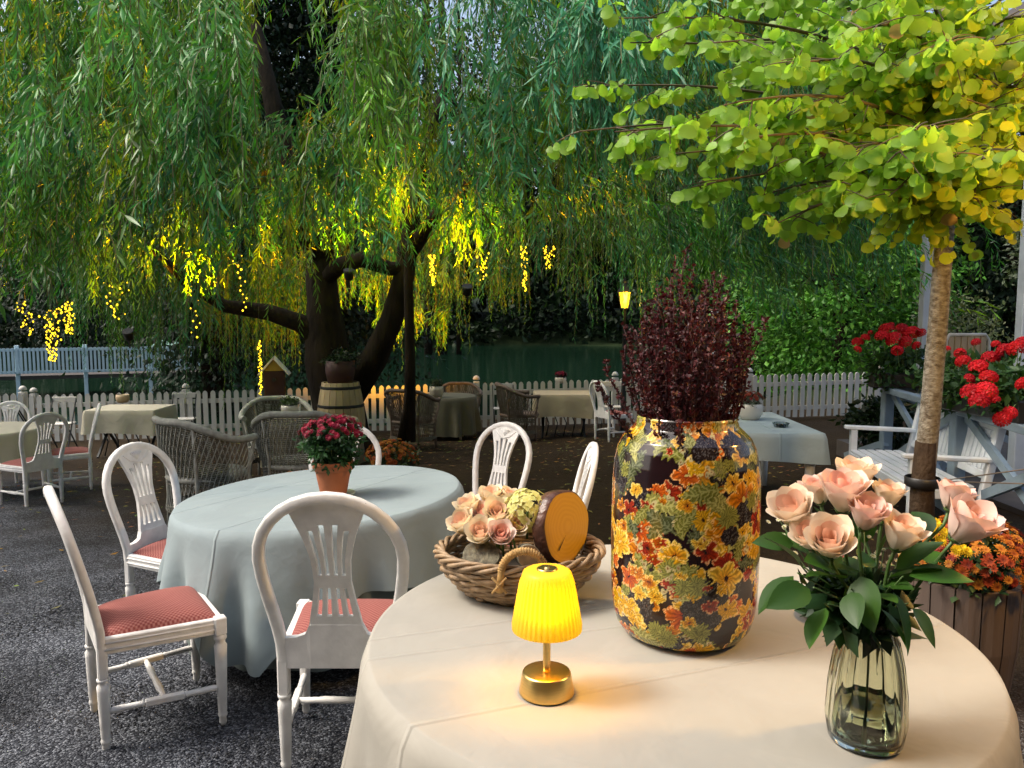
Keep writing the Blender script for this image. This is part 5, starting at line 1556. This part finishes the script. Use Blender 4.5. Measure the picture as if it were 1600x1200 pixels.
PK, CRm, PE = (.88, .69, .60), (.90, .85, .70), (.89, .76, .60)
def rose_set(cin, cmid, cout):
    return [rose_petal('petal', 1.35, .02, .16, .92, .01, cin, cin, M_rose, .05), rose_petal('petal', 1.15, .06, .30, .96, .05, cmid, cin, M_rose, .06),
            rose_petal('petal', 1.0, .09, .37, 1.0, .07, cmid, cmid, M_rose, .12), rose_petal('petal', 1.0, .10, .42, .95, .13, cout, cmid, M_rose, .17)]
RS = [rose_set((.86, .50, .40), PK, CRm), rose_set((.82, .52, .38), PE, CRm), rose_set((.80, .52, .45), (.84, .62, .55), (.86, .72, .62)), rose_set((.88, .60, .44), (.90, .80, .60), (.92, .88, .68))]
M_roseleaf = leafmat('rose_leaf', .25, .45, .35, attr=False, col=(.035, .10, .012))
def big_leaf(name, m):
    nu, nv = 5, 8; V = []
    for j in range(nv):
        v = j / (nv - 1); w = .30 * math.sin(PI * v ** .8) ** .85
        for i in range(nu):
            u = -1 + 2 * i / (nu - 1)
            V.append((u * w, v, .10 * abs(u) * w * 2 - .18 * v * v + .012 * math.sin(v * 22) * abs(u)))
    return np_mesh(name, V, grid_faces(nu, nv), m, True)
RL = big_leaf('leaf', M_roseleaf)
SEP = MB().lathe([(.05, -.04), (.17, .02), (.20, .10), (.10, .12)], 10)
for k in range(5):
    a = k * 2 * PI / 5
    SEP.add([(.17 * math.cos(a - .5), .17 * math.sin(a - .5), .05), (.17 * math.cos(a + .5), .17 * math.sin(a + .5), .05), (.36 * math.cos(a), .36 * math.sin(a), .26)], [(0, 1, 2)])
SEPM = SEP.mesh('calyx', M_stem)
def rose(lab, cat, head, axis, size, root, kind=0, nleaf=0, open_=1.0, group=None, turn=None):
    """head = base of the bloom; stem runs to root"""
    head, root = Vector(head), Vector(root) if root is not None else None
    t = thing('rose', lab, cat, root if root is not None else head, 0, group)
    o = Vector(t.location); q = Vector(axis).normalized().to_track_quat('Z', 'Y').to_matrix().to_4x4()
    base = Matrix.Translation(head - o) @ q @ Matrix.Diagonal((size, size, size, 1))
    S = RS[kind]; turn = random.uniform(0, 6.28) if turn is None else turn
    for layer, n in ((0, 3), (1, 4), (2, 5), (3, 5)):
        for k in range(n):
            a = turn + layer * .7 + 2 * PI * k / n + random.uniform(-.12, .12)
            tilt = {0: -.02, 1: .0, 2: .04, 3: .10}[layer] * open_ + random.uniform(-.03, .05)
            M = base @ Matrix.Rotation(a, 4, 'Z') @ Matrix.Rotation(tilt, 4, 'X') @ Matrix.Diagonal((1, 1, random.uniform(.94, 1.05), 1))
            inst('petal', S[layer], t, mat4=M)
    inst('calyx', SEPM, t, mat4=base)
    if root is not None:
        mid = root.lerp(head, .55) + Vector((random.uniform(-.01, .01), random.uniform(-.01, .01), 0))
        ax = Vector(axis).normalized()
        MB().tube([Vector((0, 0, 0)), mid - o, head - ax * .03 - o, head - o], [.0038, .0036, .0034, .004], 7).build('stem', M_stem, t)
        for k in range(nleaf):
            s = random.uniform(.42, .88); p = root.lerp(head, s) - o
            a = random.uniform(0, 6.28); d = Vector((math.cos(a), math.sin(a), random.uniform(-.3, .6)))
            R = d.to_track_quat('Y', 'Z').to_matrix().to_4x4(); L = random.uniform(.06, .085)
            inst('leaf', RL, t, mat4=Matrix.Translation(p) @ R @ Matrix.Rotation(random.uniform(-.6, .6), 4, 'Y') @ Matrix.Diagonal((L, L, L, 1)))
    return t

# bouquet in the ribbed green glass vase
gv = on(1351, 1156, .75)
gl_ = thing('glass_vase', 'ribbed green tinted glass vase holding the pink roses on the near table', 'vase', (gv.x, gv.y, TZ))
n = 120; th = np.linspace(0, 2 * PI, n, endpoint=False)
gp = [(.064, .0), (.070, .004), (.0725, .02), (.0725, .05), (.0685, .11), (.061, .165), (.052, .205), (.047, .225), (.048, .24), (.055, .258)]
def ribbed(prof, amp, inner):
    rows = []
    for r, z in prof:
        k = amp * sstep(z, .02, .06) * (1 - sstep(z, .205, .235))
        rr = r + k * np.abs(np.sin(th * 8)) - inner
        rows.append(np.stack([rr * np.cos(th), rr * np.sin(th), np.full(n, max(z, .012 if inner else 0))], 1))
    return rows
outer = ribbed(gp, .0062, 0); inner = ribbed(gp, .0045, .0035)[::-1]
c0 = np.zeros((n, 3)); c0[:, :2] = outer[0][:, :2] * .01; c1 = c0.copy(); c1[:, 2] = .012
rows = [c0] + outer + inner[:-2] + [inner[-2], c1]
inst('glass', np_mesh('glass', np.concatenate(rows), grid_faces(n, len(rows), True), glass_mat('green_glass', (.80, .83, .70)), True), gl_)
MB().lathe([(0.0004, .0125), (.0665, .0128), (.069, .05), (.0685, .078), (.0004, .0782)], 40, cap=False).build('water', glass_mat('vase_water', (.8, .9, .72)), gl_)
gvv = Vector((gv.x, gv.y, TZ))
heads = [(1245, 802, 1.50, (-.5, -.3, .85), .092, 1, 'pink peach rose at the left of the bouquet in the glass vase'),
         (1318, 775, 1.50, (-.1, -.25, 1), .098, 0, 'wide open pink rose at the centre left of the bouquet'),
         (1298, 848, 1.40, (-.3, -.55, .8), .088, 1, 'peach rose lowest of the bouquet, facing us below the wide pink one'),
         (1337, 748, 1.60, (.0, -.1, 1), .084, 1, 'cream peach rose topmost of the bouquet'),
         (1386, 776, 1.56, (.15, -.1, 1), .066, 1, 'slim cream rosebud right of the topmost rose'),
         (1405, 838, 1.42, (.2, -.3, 1), .080, 1, 'peach rose right of centre, alone above the dark leaves'),
         (1505, 822, 1.45, (.35, -.45, .9), .102, 2, 'big pale pink rose at the right, in front of the orange flowers'),
         (1488, 778, 1.55, (.25, -.1, 1), .075, 2, 'pale pink rose behind the big one at the right of the bouquet'),
         (1352, 806, 1.45, (.05, -.35, 1), .078, 2, 'pale pink rose in the very middle of the bouquet in the glass vase'),
         (1266, 838, 1.44, (-.4, -.4, .8), .070, 1, 'small peach rose low at the left of the bouquet'),
         (1280, 768, 1.58, (-.25, .0, 1), .070, 0, 'small pink rose at the back left of the bouquet')]
for k, (px, py, Y, ax, sz, kd, lab) in enumerate(heads):
    hp = at(px, py + 6, Y)
    hp.x = gvv.x + (hp.x - gvv.x); 
    a = k * 2.1
    root = gvv + Vector((math.cos(a) * .035, math.sin(a) * .035, .02))
    neck = gvv + Vector((math.cos(a) * .02, math.sin(a) * .02, .215))
    sz *= .82
    t = rose(lab, 'rose', hp - Vector(ax).normalized() * sz * .35, ax, sz, neck, kd, 1, group=None)
    MB().tube([root - neck, Vector((0, 0, 0))], .0035, 7).build('lower_stem', M_stem, t)
# broad dark leaves of the bouquet
lv = thing('greenery', 'dark green rose leaves and tiny daisies massed above the neck of the glass vase', 'leaves', gvv + Vector((0, 0, .2)))
lo_ = Vector(lv.location)
spec = [(1240, 900, 1.40, (-.8, -.3, -.45), .10), (1265, 920, 1.36, (-.75, -.35, -.1), .095), (1300, 890, 1.42, (-.5, -.4, .35), .09), (1290, 950, 1.36, (-.6, -.5, -.5), .085), (1345, 900, 1.36, (-.1, -.5, -.5), .10), (1395, 925, 1.36, (.25, -.4, -.85), .11),
        (1420, 900, 1.40, (.8, -.2, .12), .11), (1400, 890, 1.46, (.4, -.2, .5), .10), (1330, 925, 1.34, (-.2, -.6, -.3), .075), (1370, 880, 1.50, (.2, .0, .8), .11), (1310, 860, 1.50, (-.3, 0, .8), .10), (1240, 850, 1.50, (-.7, 0, .1), .08), (1425, 950, 1.38, (.5, -.3, -.7), .08), (1265, 865, 1.52, (-.6, .2, .4), .09), (1350, 850, 1.55, (0, .1, 1), .10), (1375, 950, 1.36, (.3, -.5, -.4), .08),
        (1320, 905, 1.44, (-.5, -.2, .2), .10), (1385, 905, 1.44, (.5, -.2, .3), .10), (1352, 930, 1.40, (.1, -.5, .2), .09), (1250, 880, 1.46, (-.6, .0, .6), .09)]
for px, py, Y, d, L in spec:
    p = at(px, py, Y) - lo_; R = Vector(d).to_track_quat('Y', 'Z').to_matrix().to_4x4()
    st_ = p - Vector(d).normalized() * .01
    inst('leaf', RL, lv, mat4=Matrix.Translation(p) @ R @ Matrix.Rotation(random.uniform(-.7, .7), 4, 'Y') @ Matrix.Diagonal((L, L, L, 1)))
    MB().tube([Vector((0, 0, 0)), st_ * .5 + Vector((0, 0, .03)), st_], .0016, 5).build('twig', M_stem, lv)
leafy(lv, (-.02, 0, .08), (.085, .06, .06), 30, 12, .05, [(.012, .04, .012), (.02, .055, .015)], .25)
DAISY = mum_mesh('daisy', (.75, .72, .55), (.5, .42, .05), M_petal, 9, 1)
for k in range(34):
    px, py = random.choice([(1225, 830), (1210, 815), (1235, 845), (1365, 815), (1365, 840), (1250, 830), (1390, 870), (1365, 870)])
    p = at(px + random.gauss(0, 12), py + random.gauss(0, 12), 1.55 + random.gauss(0, .02)) - lo_
    inst('daisy', DAISY, lv, mat4=orient(p, (random.gauss(0, .4), -.6, 1), random.uniform(.005, .008)))
    if k % 2 == 0: MB().tube([Vector((0, 0, 0)), p * .6 + Vector((0, 0, -.01)), p], .0011, 4).build('daisy_stem', M_stem, lv)

# ------------------------------------------------------------------ willow basket with its filling
bc = on(812, 922, .75)
bk = thing('basket', 'oval wicker basket with a rope bound handle on the near table, behind the lamp', 'basket', (bc.x, bc.y, TZ), .1)
def bkr(s): return .165 + .075 * math.sin(min(1, s) * PI / 2)
nst = 30
for row in range(11):
    s = row / 10; z = .010 + .105 * s; pts = []
    for k in range(97):
        a = 2 * PI * k / 96
        w = .0045 * math.sin(a * nst / 2 + (PI if row % 2 else 0)) + random.gauss(0, .0009)
        r = bkr(s) + w
        pts.append((r * 1.02 * math.cos(a), r * .86 * math.sin(a), z + .0025 * math.sin(a * 5 + row) + .003 * math.sin(a * 11 + row * 2)))
    MB().tube(pts, .0062 + .001 * (row % 3), 6, caps=False).build('withy', M_withy, bk)
stk = MB()
for k in range(nst):
    a = 2 * PI * k / nst
    stk.tube([(bkr(s) * 1.02 * math.cos(a), bkr(s) * .86 * math.sin(a), .004 + .125 * s) for s in (0, .25, .5, .75, 1)], .0042, 5)
stk.build('stakes', M_withy, bk)
for j in range(4):                                               # braided rolled border
    pts = []
    for k in range(121):
        a = 2 * PI * k / 120; q = a * 7 + j * PI / 2
        r = bkr(1) + .002 + .013 * math.cos(q)
        pts.append((r * 1.02 * math.cos(a), r * .86 * math.sin(a), .128 + .011 * math.sin(q)))
    MB().tube(pts, .0068, 6, caps=False).build('border', M_withy, bk)
MB().lathe([(.165, .004), (.0, .004)], 32, M=Matrix.Diagonal((1.02, .86, 1))).build('bottom', M_withy, bk)
def handle(a0, w, hh):
    mb = MB(); c = Vector((bkr(1) * 1.02 * math.cos(a0), bkr(1) * .86 * math.sin(a0), .125)); tdir = Vector((-math.sin(a0), math.cos(a0), 0)); od = Vector((math.cos(a0), math.sin(a0), 0))
    pts = [c + tdir * (w * math.cos(PI * s)) + Vector((0, 0, 1)) * (hh * math.sin(PI * s)) + od * .006 for s in np.linspace(0, 1, 15)]
    pts = [pts[0] + Vector((0, 0, -.055)) + tdir * .006] + pts + [pts[-1] + Vector((0, 0, -.055)) - tdir * .006]
    mb.tube(pts, .0105, 9); mb.build('handle', M_rope, bk)
    bd = MB()
    for i in range(1, 15):
        d = (pts[i + 1] - pts[i]).normalized()
        R = d.to_track_quat('Z', 'Y').to_matrix()
        for f in (0, .5): bd.lathe([(.0108, -.002), (.0128, 0), (.0108, .002)], 9, c=pts[i].lerp(pts[i + 1], f), M=R, cap=False)
    bd.build('binding', M_rope, bk)
    x = MB()
    for sg in (-1, 1):
        e = pts[0] if sg < 0 else pts[-1]
        x.tube([e + tdir * .02 + od * .008, e + Vector((0, 0, .045)) - tdir * .02 + od * .010], .0035, 5)
        x.tube([e - tdir * .02 + od * .008, e + Vector((0, 0, .045)) + tdir * .02 + od * .010], .0035, 5)
    x.build('lashing', M_rope, bk)
handle(math.radians(-93), .062, .062)
bo = Vector((bc.x, bc.y, TZ))
# log slice leaning in the basket
def log_slice(lab, c, axis, R, th_, face_m, bark_m, name='log_slice', sy=1.0):
    t = thing(name, lab, 'log slice', c)
    q = Vector(axis).normalized().to_track_quat('Z', 'Y').to_matrix()
    prof = MB(); n_ = 36; V = []
    wob = [1 + .025 * math.sin(3 * 2 * PI * k / n_ + 1) + .012 * math.sin(7 * 2 * PI * k / n_) for k in range(n_)]
    for r, z in ((R * .96, -th_ / 2), (R, -th_ / 2 + .004), (R * 1.01, 0), (R, th_ / 2 - .004), (R * .95, th_ / 2)):
        for k in range(n_):
            a = 2 * PI * k / n_; V.append(q @ Vector((r * wob[k] * math.cos(a), sy * r * wob[k] * math.sin(a), z)))
    F = [(i * n_ + k, i * n_ + (k + 1) % n_, (i + 1) * n_ + (k + 1) % n_, (i + 1) * n_ + k) for i in range(4) for k in range(n_)]
    MB().add(V, F, True).build('bark', bark_m, t)
    for sg, nm in ((1, 'cut_face'), (-1, 'cut_face')):
        V = [q @ Vector((0, 0, sg * (th_ / 2 + .001)))] + [q @ Vector((R * .955 * wob[k] * math.cos(2 * PI * k / n_), sy * R * .955 * wob[k] * math.sin(2 * PI * k / n_), sg * (th_ / 2 + .0004))) for k in range(n_)]
        MB().add(V, [((0, 1 + k, 1 + (k + 1) % n_) if sg > 0 else (0, 1 + (k + 1) % n_, 1 + k)) for k in range(n_)]).build(nm, face_m, t)
    return t, q
def ring_mat():
    m, nt, N, L, b = newmat('varnished_end_grain')
    tc = node(nt, 'ShaderNodeTexCoord'); ln = node(nt, 'ShaderNodeVectorMath', operation='LENGTH'); L.new(tc.outputs['Object'], ln.inputs[0])
    nz = node(nt, 'ShaderNodeTexNoise'); nz.inputs['Scale'].default_value = 14; L.new(tc.outputs['Object'], nz.inputs['Vector'])
    ad = node(nt, 'ShaderNodeMath', operation='MULTIPLY_ADD'); ad.inputs[1].default_value = .022; L.new(nz.outputs[0], ad.inputs[0]); L.new(ln.outputs['Value'], ad.inputs[2])
    ml = node(nt, 'ShaderNodeMath', operation='MULTIPLY'); ml.inputs[1].default_value = 520; L.new(ad.outputs[0], ml.inputs[0])
    sn = node(nt, 'ShaderNodeMath', operation='SINE'); L.new(ml.outputs[0], sn.inputs[0])
    cr = node(nt, 'ShaderNodeValToRGB'); cr.color_ramp.elements[0].color = (.53, .28, .018, 1); cr.color_ramp.elements[1].color = (.57, .31, .024, 1)
    mr = node(nt, 'ShaderNodeMapRange'); mr.inputs[1].default_value = -1; L.new(sn.outputs[0], mr.inputs[0]); L.new(mr.outputs[0], cr.inputs[0])
    L.new(cr.outputs[0], b.inputs['Base Color']); b.inputs['Roughness'].default_value = .35; b.inputs['Coat Weight'].default_value = .3
    return m
M_ring = ring_mat(); M_logbark = mat('glossy_bark', (.13, .06, .04), rough=.3, var=.5, vscale=25, bump=.3, bscale=60, col2=(.03, .012, .01))
lc = at(876, 822, 2.36)
lg_, q_ = log_slice('varnished round log slice leaning upright in the basket', lc, (.74, -.66, .10), .114, .05, M_ring, M_logbark)
crk = MB(); crk.add([q_ @ Vector((-.01, -.02, .0292)), q_ @ Vector((-.055, -.06, .0292)), q_ @ Vector((-.052, -.064, .0292))], [(0, 1, 2)]); crk.build('crack', M_soil, lg_)
M_deadbark = mat('speckled_bark', (.22, .20, .13), rough=.8, var=.5, vscale=45, col2=(.05, .04, .03), bump=.4, bscale=90)
log_slice('speckled bark log piece lying at the front left inside the basket', at(752, 874, 2.22), (.1, -.5, .85), .055, .045, M_deadbark, M_deadbark)
log_slice('small log piece with a brown end seen through the basket handle', at(824, 868, 2.22), (.1, -1, .25), .034, .08, mat('brown_end', (.22, .13, .06), rough=.7, var=.4, vscale=40), M_deadbark)
# moss bed and roses
MB().lathe([(.2, .06), (.12, .075), (0, .085)], 24, c=(0, 0, 0), M=Matrix.Diagonal((1, .84, 1))).build('lining', M_soil, bk)
bro = [(727, 822, 2.36, (-.5, -.4, .8), .078, 3, 'leftmost pink rose bud in the basket'), (734, 796, 2.42, (-.4, -.2, 1), .07, 3, 'pink rose behind the leftmost bud in the basket'), (752, 836, 2.26, (-.15, -.6, .8), .074, 3, 'coral centred rose at the front left of the basket'), (782, 838, 2.24, (.1, -.65, .75), .066, 0, 'coral rose at the front middle of the basket'),
       (778, 806, 2.36, (.0, -.6, .8), .078, 3, 'cream peach rose in the middle of the basket bunch'), (768, 782, 2.46, (0, -.1, 1), .074, 3, 'peach rose at the back of the basket bunch'), (796, 784, 2.46, (.2, -.1, 1), .07, 3, 'cream rose at the back right of the basket bunch'), (805, 822, 2.32, (.3, -.8, .5), .06, 3, 'small pink rose below the yellow hydrangea'), (752, 806, 2.40, (-.2, -.5, .9), .06, 0, 'small bud between the peach roses of the basket')]
for px, py, Y, ax, sz, kd, lab in bro:
    p = at(px, py, Y); a3 = Vector(ax).normalized()
    rose(lab, 'rose', p - a3 * sz * .45, ax, sz, Vector((p.x * .75 + bo.x * .25, p.y * .5 + bo.y * .5 + .02, TZ + .09)), kd, 0)
hy = thing('hydrangea', 'pale yellow hydrangea head between the basket roses and the log slice', 'hydrangea', at(824, 800, 2.36))
FLO = mum_mesh('floret', (.66, .64, .26), (.60, .60, .14), M_petal, 4, 1)
for p, nn in dome_points(150, .072, .07, -.75): inst('floret', FLO, hy, mat4=orient(p, nn, random.uniform(.012, .017)))
MB().tube([(0, 0, 0), (0, .02, -.09)], .004, 6).build('stem', M_stem, hy)
# red and white saucer behind the bouquet
sp_ = on(1296, 966, .75)
rs_ = thing('candle_plate', 'small plate with a red candle half hidden behind the glass vase', 'plate', (sp_.x, sp_.y, TZ))
MB().lathe([(.05, .0), (.075, .012), (.078, .016), (.07, .014), (.05, .006), (0, .005)], 30).build('plate', M_ceramic, rs_)
MB().lathe([(.045, .006), (.046, .03), (.04, .033), (0, .03)], 24).build('candle', mat('red_wax', (.25, .01, .015), rough=.4), rs_)

# ------------------------------------------------------------------ wooden planter with orange chrysanthemums
pp_ = on(1505, 1010, 0.0)
PY = 3.15; p = at(1507, 900, PY); zb = gz(p.x, PY)
pn = thing('planter', 'round dark stave planter overflowing with orange and yellow chrysanthemums beside the slender tree', 'planter', (p.x, PY, zb))
H = p.z - zb; n_ = 14
for k in range(n_):
    a0, a1 = 2 * PI * k / n_ + .015, 2 * PI * (k + 1) / n_ - .015; V = []
    for z, r in ((0, .175), (H * .5, .205), (H, .212)):
        for a in (a0, (a0 + a1) / 2, a1): V.append((r * math.cos(a), r * math.sin(a), z))
        for a in (a1, a0): V.append(((r - .025) * math.cos(a), (r - .025) * math.sin(a), z))
    F = []
    for j in range(2):
        b = 5 * j
        F += [(b + i, b + (i + 1) % 5, b + 5 + (i + 1) % 5, b + 5 + i) for i in range(5)]
    F += [(4, 3, 2, 1, 0), (10, 11, 12, 13, 14)]
    MB().add(V, F).build('stave', M_plankbrown, pn)
MB().lathe([(.185, H - .04), (0, H - .035)], 20).build('soil', M_soil, pn)
leafy(pn, (0, 0, H + .08), (.19, .19, .10), 50, 26, .045, [(.02, .05, .014), (.03, .06, .02)], .2)
for q, nn in dome_points(250, .25, .19, -.16):
    inst('flower_head', random.choice(ORAN + RUST), pn, mat4=orient(q + Vector((0.01, 0, H + .06)), nn, random.uniform(.02, .031)))
for px, py in ((1462, 818), (1474, 832), (1456, 832), (1502, 856), (1510, 862), (1494, 860), (1470, 845), (1447, 826)):
    q = at(px, py, PY - .22) - Vector(pn.location)
    inst('yellow_flower', YELL[0], pn, mat4=orient(q, (0, -.8, .6), .026))
# strap and stay wires of the tree
kt = thing('tree_tie', 'black rubber tie round the slender tree with two stay wires running right', 'tree tie', at(1441, 752, 4.3))
to = Vector(kt.location)
MB().lathe([(.086, -.028), (.092, -.024), (.094, .02), (.088, .026)], 20, cap=False).build('strap', M_black, kt)
for e in (at(1640, 728, 3.6), at(1640, 757, 3.5)):
    MB().tube([Vector((.085, 0, 0)), e - to], .0035, 6).build('wire', mat('wire', (.25, .2, .16), rough=.5, metal=.5), kt)

# ------------------------------------------------------------------ geraniums on the railing
GER = []
for c in ((.50, .006, .012), (.60, .010, .02), (.40, .004, .012)):
    V, F, T = [], [], []
    for k in range(34):
        z = -.3 + 1.3 * (k + .5) / 34; a = k * 2.4; r = math.sqrt(max(0, 1 - z * z))
        nrm = Vector((r * math.cos(a), r * math.sin(a), z)); M = orient(nrm * .8, nrm, .36)
        for j in range(5):
            t0 = j * 2 * PI / 5; b = len(V)
            for (rr, aa, zz) in ((0, t0, 0), (.8, t0 - .5, .15), (1.0, t0, .22), (.8, t0 + .5, .15)):
                V.append(tuple(M @ Vector((rr * math.cos(aa), rr * math.sin(aa), zz))))
                T.append(np.array(c) * random.uniform(.75, 1.25))
            F += [(b, b + 1, b + 2), (b, b + 2, b + 3)]
    GER.append(np_mesh('flower_cluster', V, F, M_petal, False, np.array(T)))
def geranium_box(lab, A, B, clusters, Rr, seedz, ntone):
    A, B = Vector(A), Vector(B); d = B - A
    t = thing('geranium_box', lab, 'flower box', A, 0)
    MB().bar(Vector((0, 0, .02)), d + Vector((0, 0, .02)), .17, .15, bev=.01).build('box', M_black, t)
    n_ = max(2, int(d.length / .28))
    for k in range(n_): 
        c = d * ((k + .5) / n_)
        leafy(t, (c.x, c.y, c.z + .17), (.22, .20, .19), 26, 20, .075, [(.025, .07, .015), (.04, .10, .02), (.03, .08, .025)], .25)
    for (px, py, Y, r) in clusters:
        p = at(px, py, Y) - A; 
        s = r * Y / FPX
        inst('flower_cluster', random.choice(GER), t, mat4=Matrix.Translation(p) @ Matrix.Rotation(random.uniform(0, 6), 4, 'Z') @ Matrix.Rotation(random.uniform(-.5, .9), 4, 'X') @ Matrix.Diagonal((s, s, s * .85, 1)))
        MB().tube([p * 1.0, Vector((p.x * .9 + .1 * d.x * .5, p.y, max(.1, p.z - .16)))], .003, 4, caps=False).build('stalk', M_stem, t)
G0 = Vector((3.9, 8.05, pz + 1.06)); G1 = Vector((4.45, 7.95, pz + 1.08))
geranium_box('red geraniums in a box on the porch railing left of the slender tree trunk', (3.72, 8.0, pz + 1.06), (4.40, 7.9, pz + 1.06),
             [(1340, 535, 7.85, 10), (1352, 528, 7.8, 8), (1385, 515, 7.8, 13), (1378, 526, 7.7, 12), (1396, 530, 7.7, 14), (1410, 516, 7.85, 13), (1424, 522, 7.8, 15), (1402, 548, 7.6, 10), (1432, 540, 7.7, 8), (1340, 546, 7.8, 7), (1415, 535, 7.7, 12), (1440, 520, 7.8, 8), (1392, 508, 7.9, 6), (1360, 520, 7.8, 5)], 0, 0, 0)
geranium_box('red geraniums spilling over the near porch railing at the right edge', (3.38, 5.0, pz + 1.1), (3.50, 6.3, pz + 1.06),
             [(1520, 615, 4.9, 20), (1540, 612, 4.85, 19), (1530, 628, 4.8, 17), (1505, 565, 5.6, 13), (1530, 575, 5.3, 17), (1548, 560, 5.5, 15), (1500, 552, 5.9, 10), (1566, 655, 4.8, 15), (1578, 645, 4.8, 12), (1570, 548, 5.4, 14), (1590, 545, 5.2, 17), (1600, 600, 4.9, 14), (1525, 535, 6.2, 8), (1556, 538, 5.8, 8), (1545, 590, 5.0, 15), (1598, 535, 5.4, 12), (1480, 545, 6.2, 6), (1515, 592, 5.2, 10), (1555, 625, 4.8, 9)], 0, 0, 0)
leafy_t = thing('leafy_plant', 'dark leafy plant in a brown pot by the fence end, below the left geraniums', 'potted plant', (at(1372, 640, 8.6).x, 8.6, gz(3.9, 8.6)))
MB().lathe([(.13, 0), (.17, .30), (.18, .32), (.16, .32)], 18).build('pot', M_red, leafy_t)
leafy(leafy_t, (0, -.02, .55), (.34, .3, .27), 46, 26, .09, [(.012, .03, .01), (.02, .04, .014)], .22)

# plant with broad leaves, at the right edge behind the railing: end of script
print('objects', len(bpy.data.objects), 'tris', sum(sum(len(p.vertices) - 2 for p in m.polygons) if len(m.polygons) < 3000 else len(m.loops) - 2 * len(m.polygons) for m in bpy.data.meshes))
